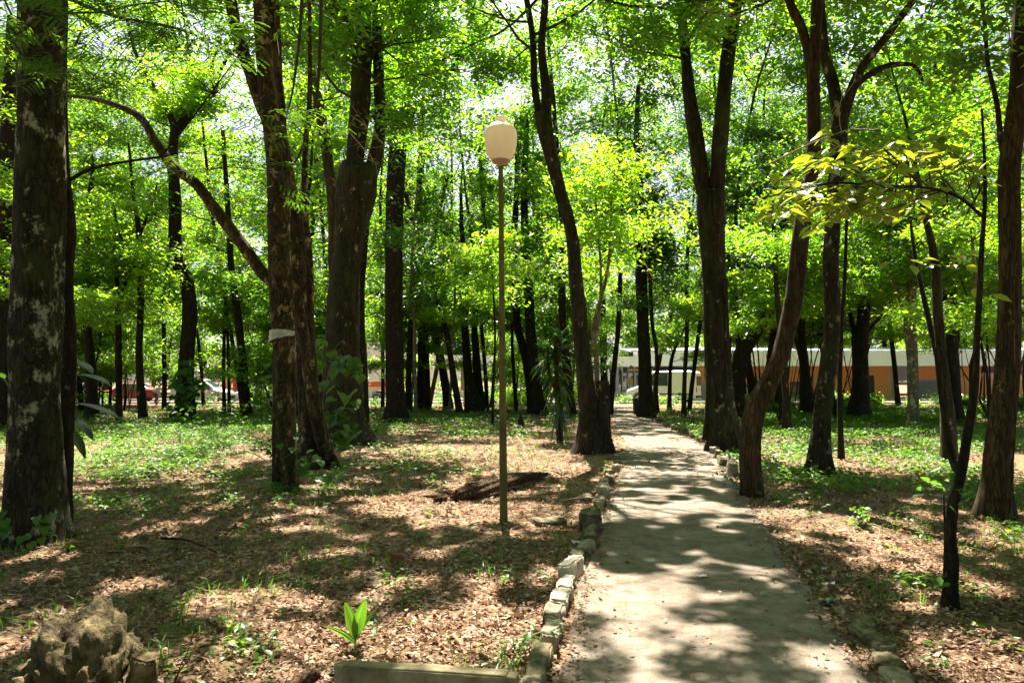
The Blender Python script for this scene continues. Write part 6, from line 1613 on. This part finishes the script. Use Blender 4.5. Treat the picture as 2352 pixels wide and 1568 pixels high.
# ------------------------------------------------------------------ person bending under the raised tailgate
M['skin'] = noisy_mat('skin', [(0.30, 0.17, 0.11), (0.38, 0.22, 0.15)], 8, .6, 0)
M['shirt'] = noisy_mat('shirt', [(0.11, 0.22, 0.21), (0.18, 0.32, 0.30)], 7, .85, .1)
M['trousers'] = noisy_mat('trousers', [(0.025, 0.03, 0.045), (0.05, 0.055, 0.07)], 9, .85, .1)
M['hair'] = noisy_mat('hair', [(0.008, 0.006, 0.005), (0.02, 0.015, 0.012)], 20, .5, .2)
pb = P(357, 925, 54.6); person = thing('person', 'person in a teal shirt bending beside the raised tailgate of the silver car', 'person', (pb[0], 54.6, float(hz(pb[0], 54.6))))
def skin_mesh(name, V, E, rad, mat, root_i=0):
    me = bpy.data.meshes.new(name); me.from_pydata([tuple(p_) for p_ in V], E, []); me.update()
    o = bpy.data.objects.new(name, me); COL.objects.link(o); o.parent = person
    md = o.modifiers.new('skin', 'SKIN')
    for i_, r_ in enumerate(rad):
        me.skin_vertices[0].data[i_].radius = (r_, r_) if not isinstance(r_, tuple) else r_
    me.skin_vertices[0].data[root_i].use_root = True
    sb = o.modifiers.new('sub', 'SUBSURF'); sb.levels = 1; sb.render_levels = 1
    me.materials.append(M[mat]); return o
hip = np.array([0, 0, .72]); chest = np.array([.20, 0, 1.10]); neck = np.array([.30, 0, 1.28]); head = np.array([.38, 0, 1.40])
V = [hip, chest, neck, head, (.43, 0, 1.47), (.21, .19, 1.16), (.36, .22, .92), (.54, .15, .78), (.60, .14, .74), (.21, -.19, 1.16), (.38, -.22, .93), (.57, -.14, .80), (.63, -.13, .76),
     (-.01, .10, .70), (.10, .12, .40), (-.04, .12, .06), (.10, .13, .03), (-.01, -.10, .70), (.12, -.12, .40), (-.02, -.12, .06), (.12, -.13, .03)]
E = [(0, 1), (1, 2), (2, 3), (3, 4), (1, 5), (5, 6), (6, 7), (7, 8), (1, 9), (9, 10), (10, 11), (11, 12), (0, 13), (13, 14), (14, 15), (15, 16), (0, 17), (17, 18), (18, 19), (19, 20)]
rad = [.13, .14, .055, .095, .07, .055, .042, .032, .035, .055, .042, .032, .035, .085, .06, .042, .035, .085, .06, .042, .035]
k0 = len(V)
for sg, w0 in ((1, 8), (-1, 12)):
    b0 = np.array(V[w0])
    for f_ in range(5):
        o1 = b0 + np.array([.035, (f_ - 2) * .016, -.02 - .004 * abs(f_ - 2)]) if f_ else b0 + np.array([.0, -sg * .035, -.015])
        V += [o1, o1 + np.array([.028, 0, -.022])]; E += [(w0, len(V) - 2), (len(V) - 2, len(V) - 1)]; rad += [.009, .008]
skin_mesh('body', V, E, rad, 'skin')
skin_mesh('shirt', [hip + [0, 0, .02], (.10, 0, .92), chest + [0, 0, .02], (.27, 0, 1.22), (.22, .20, 1.15), (.30, .225, 1.0), (.22, -.20, 1.15), (.31, -.225, 1.0)], [(0, 1), (1, 2), (2, 3), (2, 4), (4, 5), (2, 6), (6, 7)], [.165, .165, .175, .09, .085, .075, .085, .075], 'shirt')
skin_mesh('trousers', [hip, (-.01, .10, .68), (.10, .12, .40), (-.03, .12, .10), (-.01, -.10, .68), (.12, -.12, .40), (-.01, -.12, .10)], [(0, 1), (1, 2), (2, 3), (0, 4), (4, 5), (5, 6)], [.15, .11, .08, .065, .11, .08, .065], 'trousers')
mb = MB(); mb.lathe((.36, 0, 1.43), [(.001, .115), (.06, .10), (.098, .05), (.108, -.01), (.095, -.05)], 16); h_ = mb.build('hair', M['hair'], person, (0, 0, 0), True)
mb = MB()
for sg in (-1, 1): mb.lathe((.475, sg * .033, 1.415), [(.001, -.01), (.010, 0), (.001, .01)], 8)
mb.build('eyes', M['dark'], person, (0, 0, 0), True)
mb = MB(); mb.tube([(.475, 0, 1.42), (.497, 0, 1.385), (.47, 0, 1.375)], [.008, .014, .008], 6); mb.build('nose', M['skin'], person, (0, 0, 0), True)
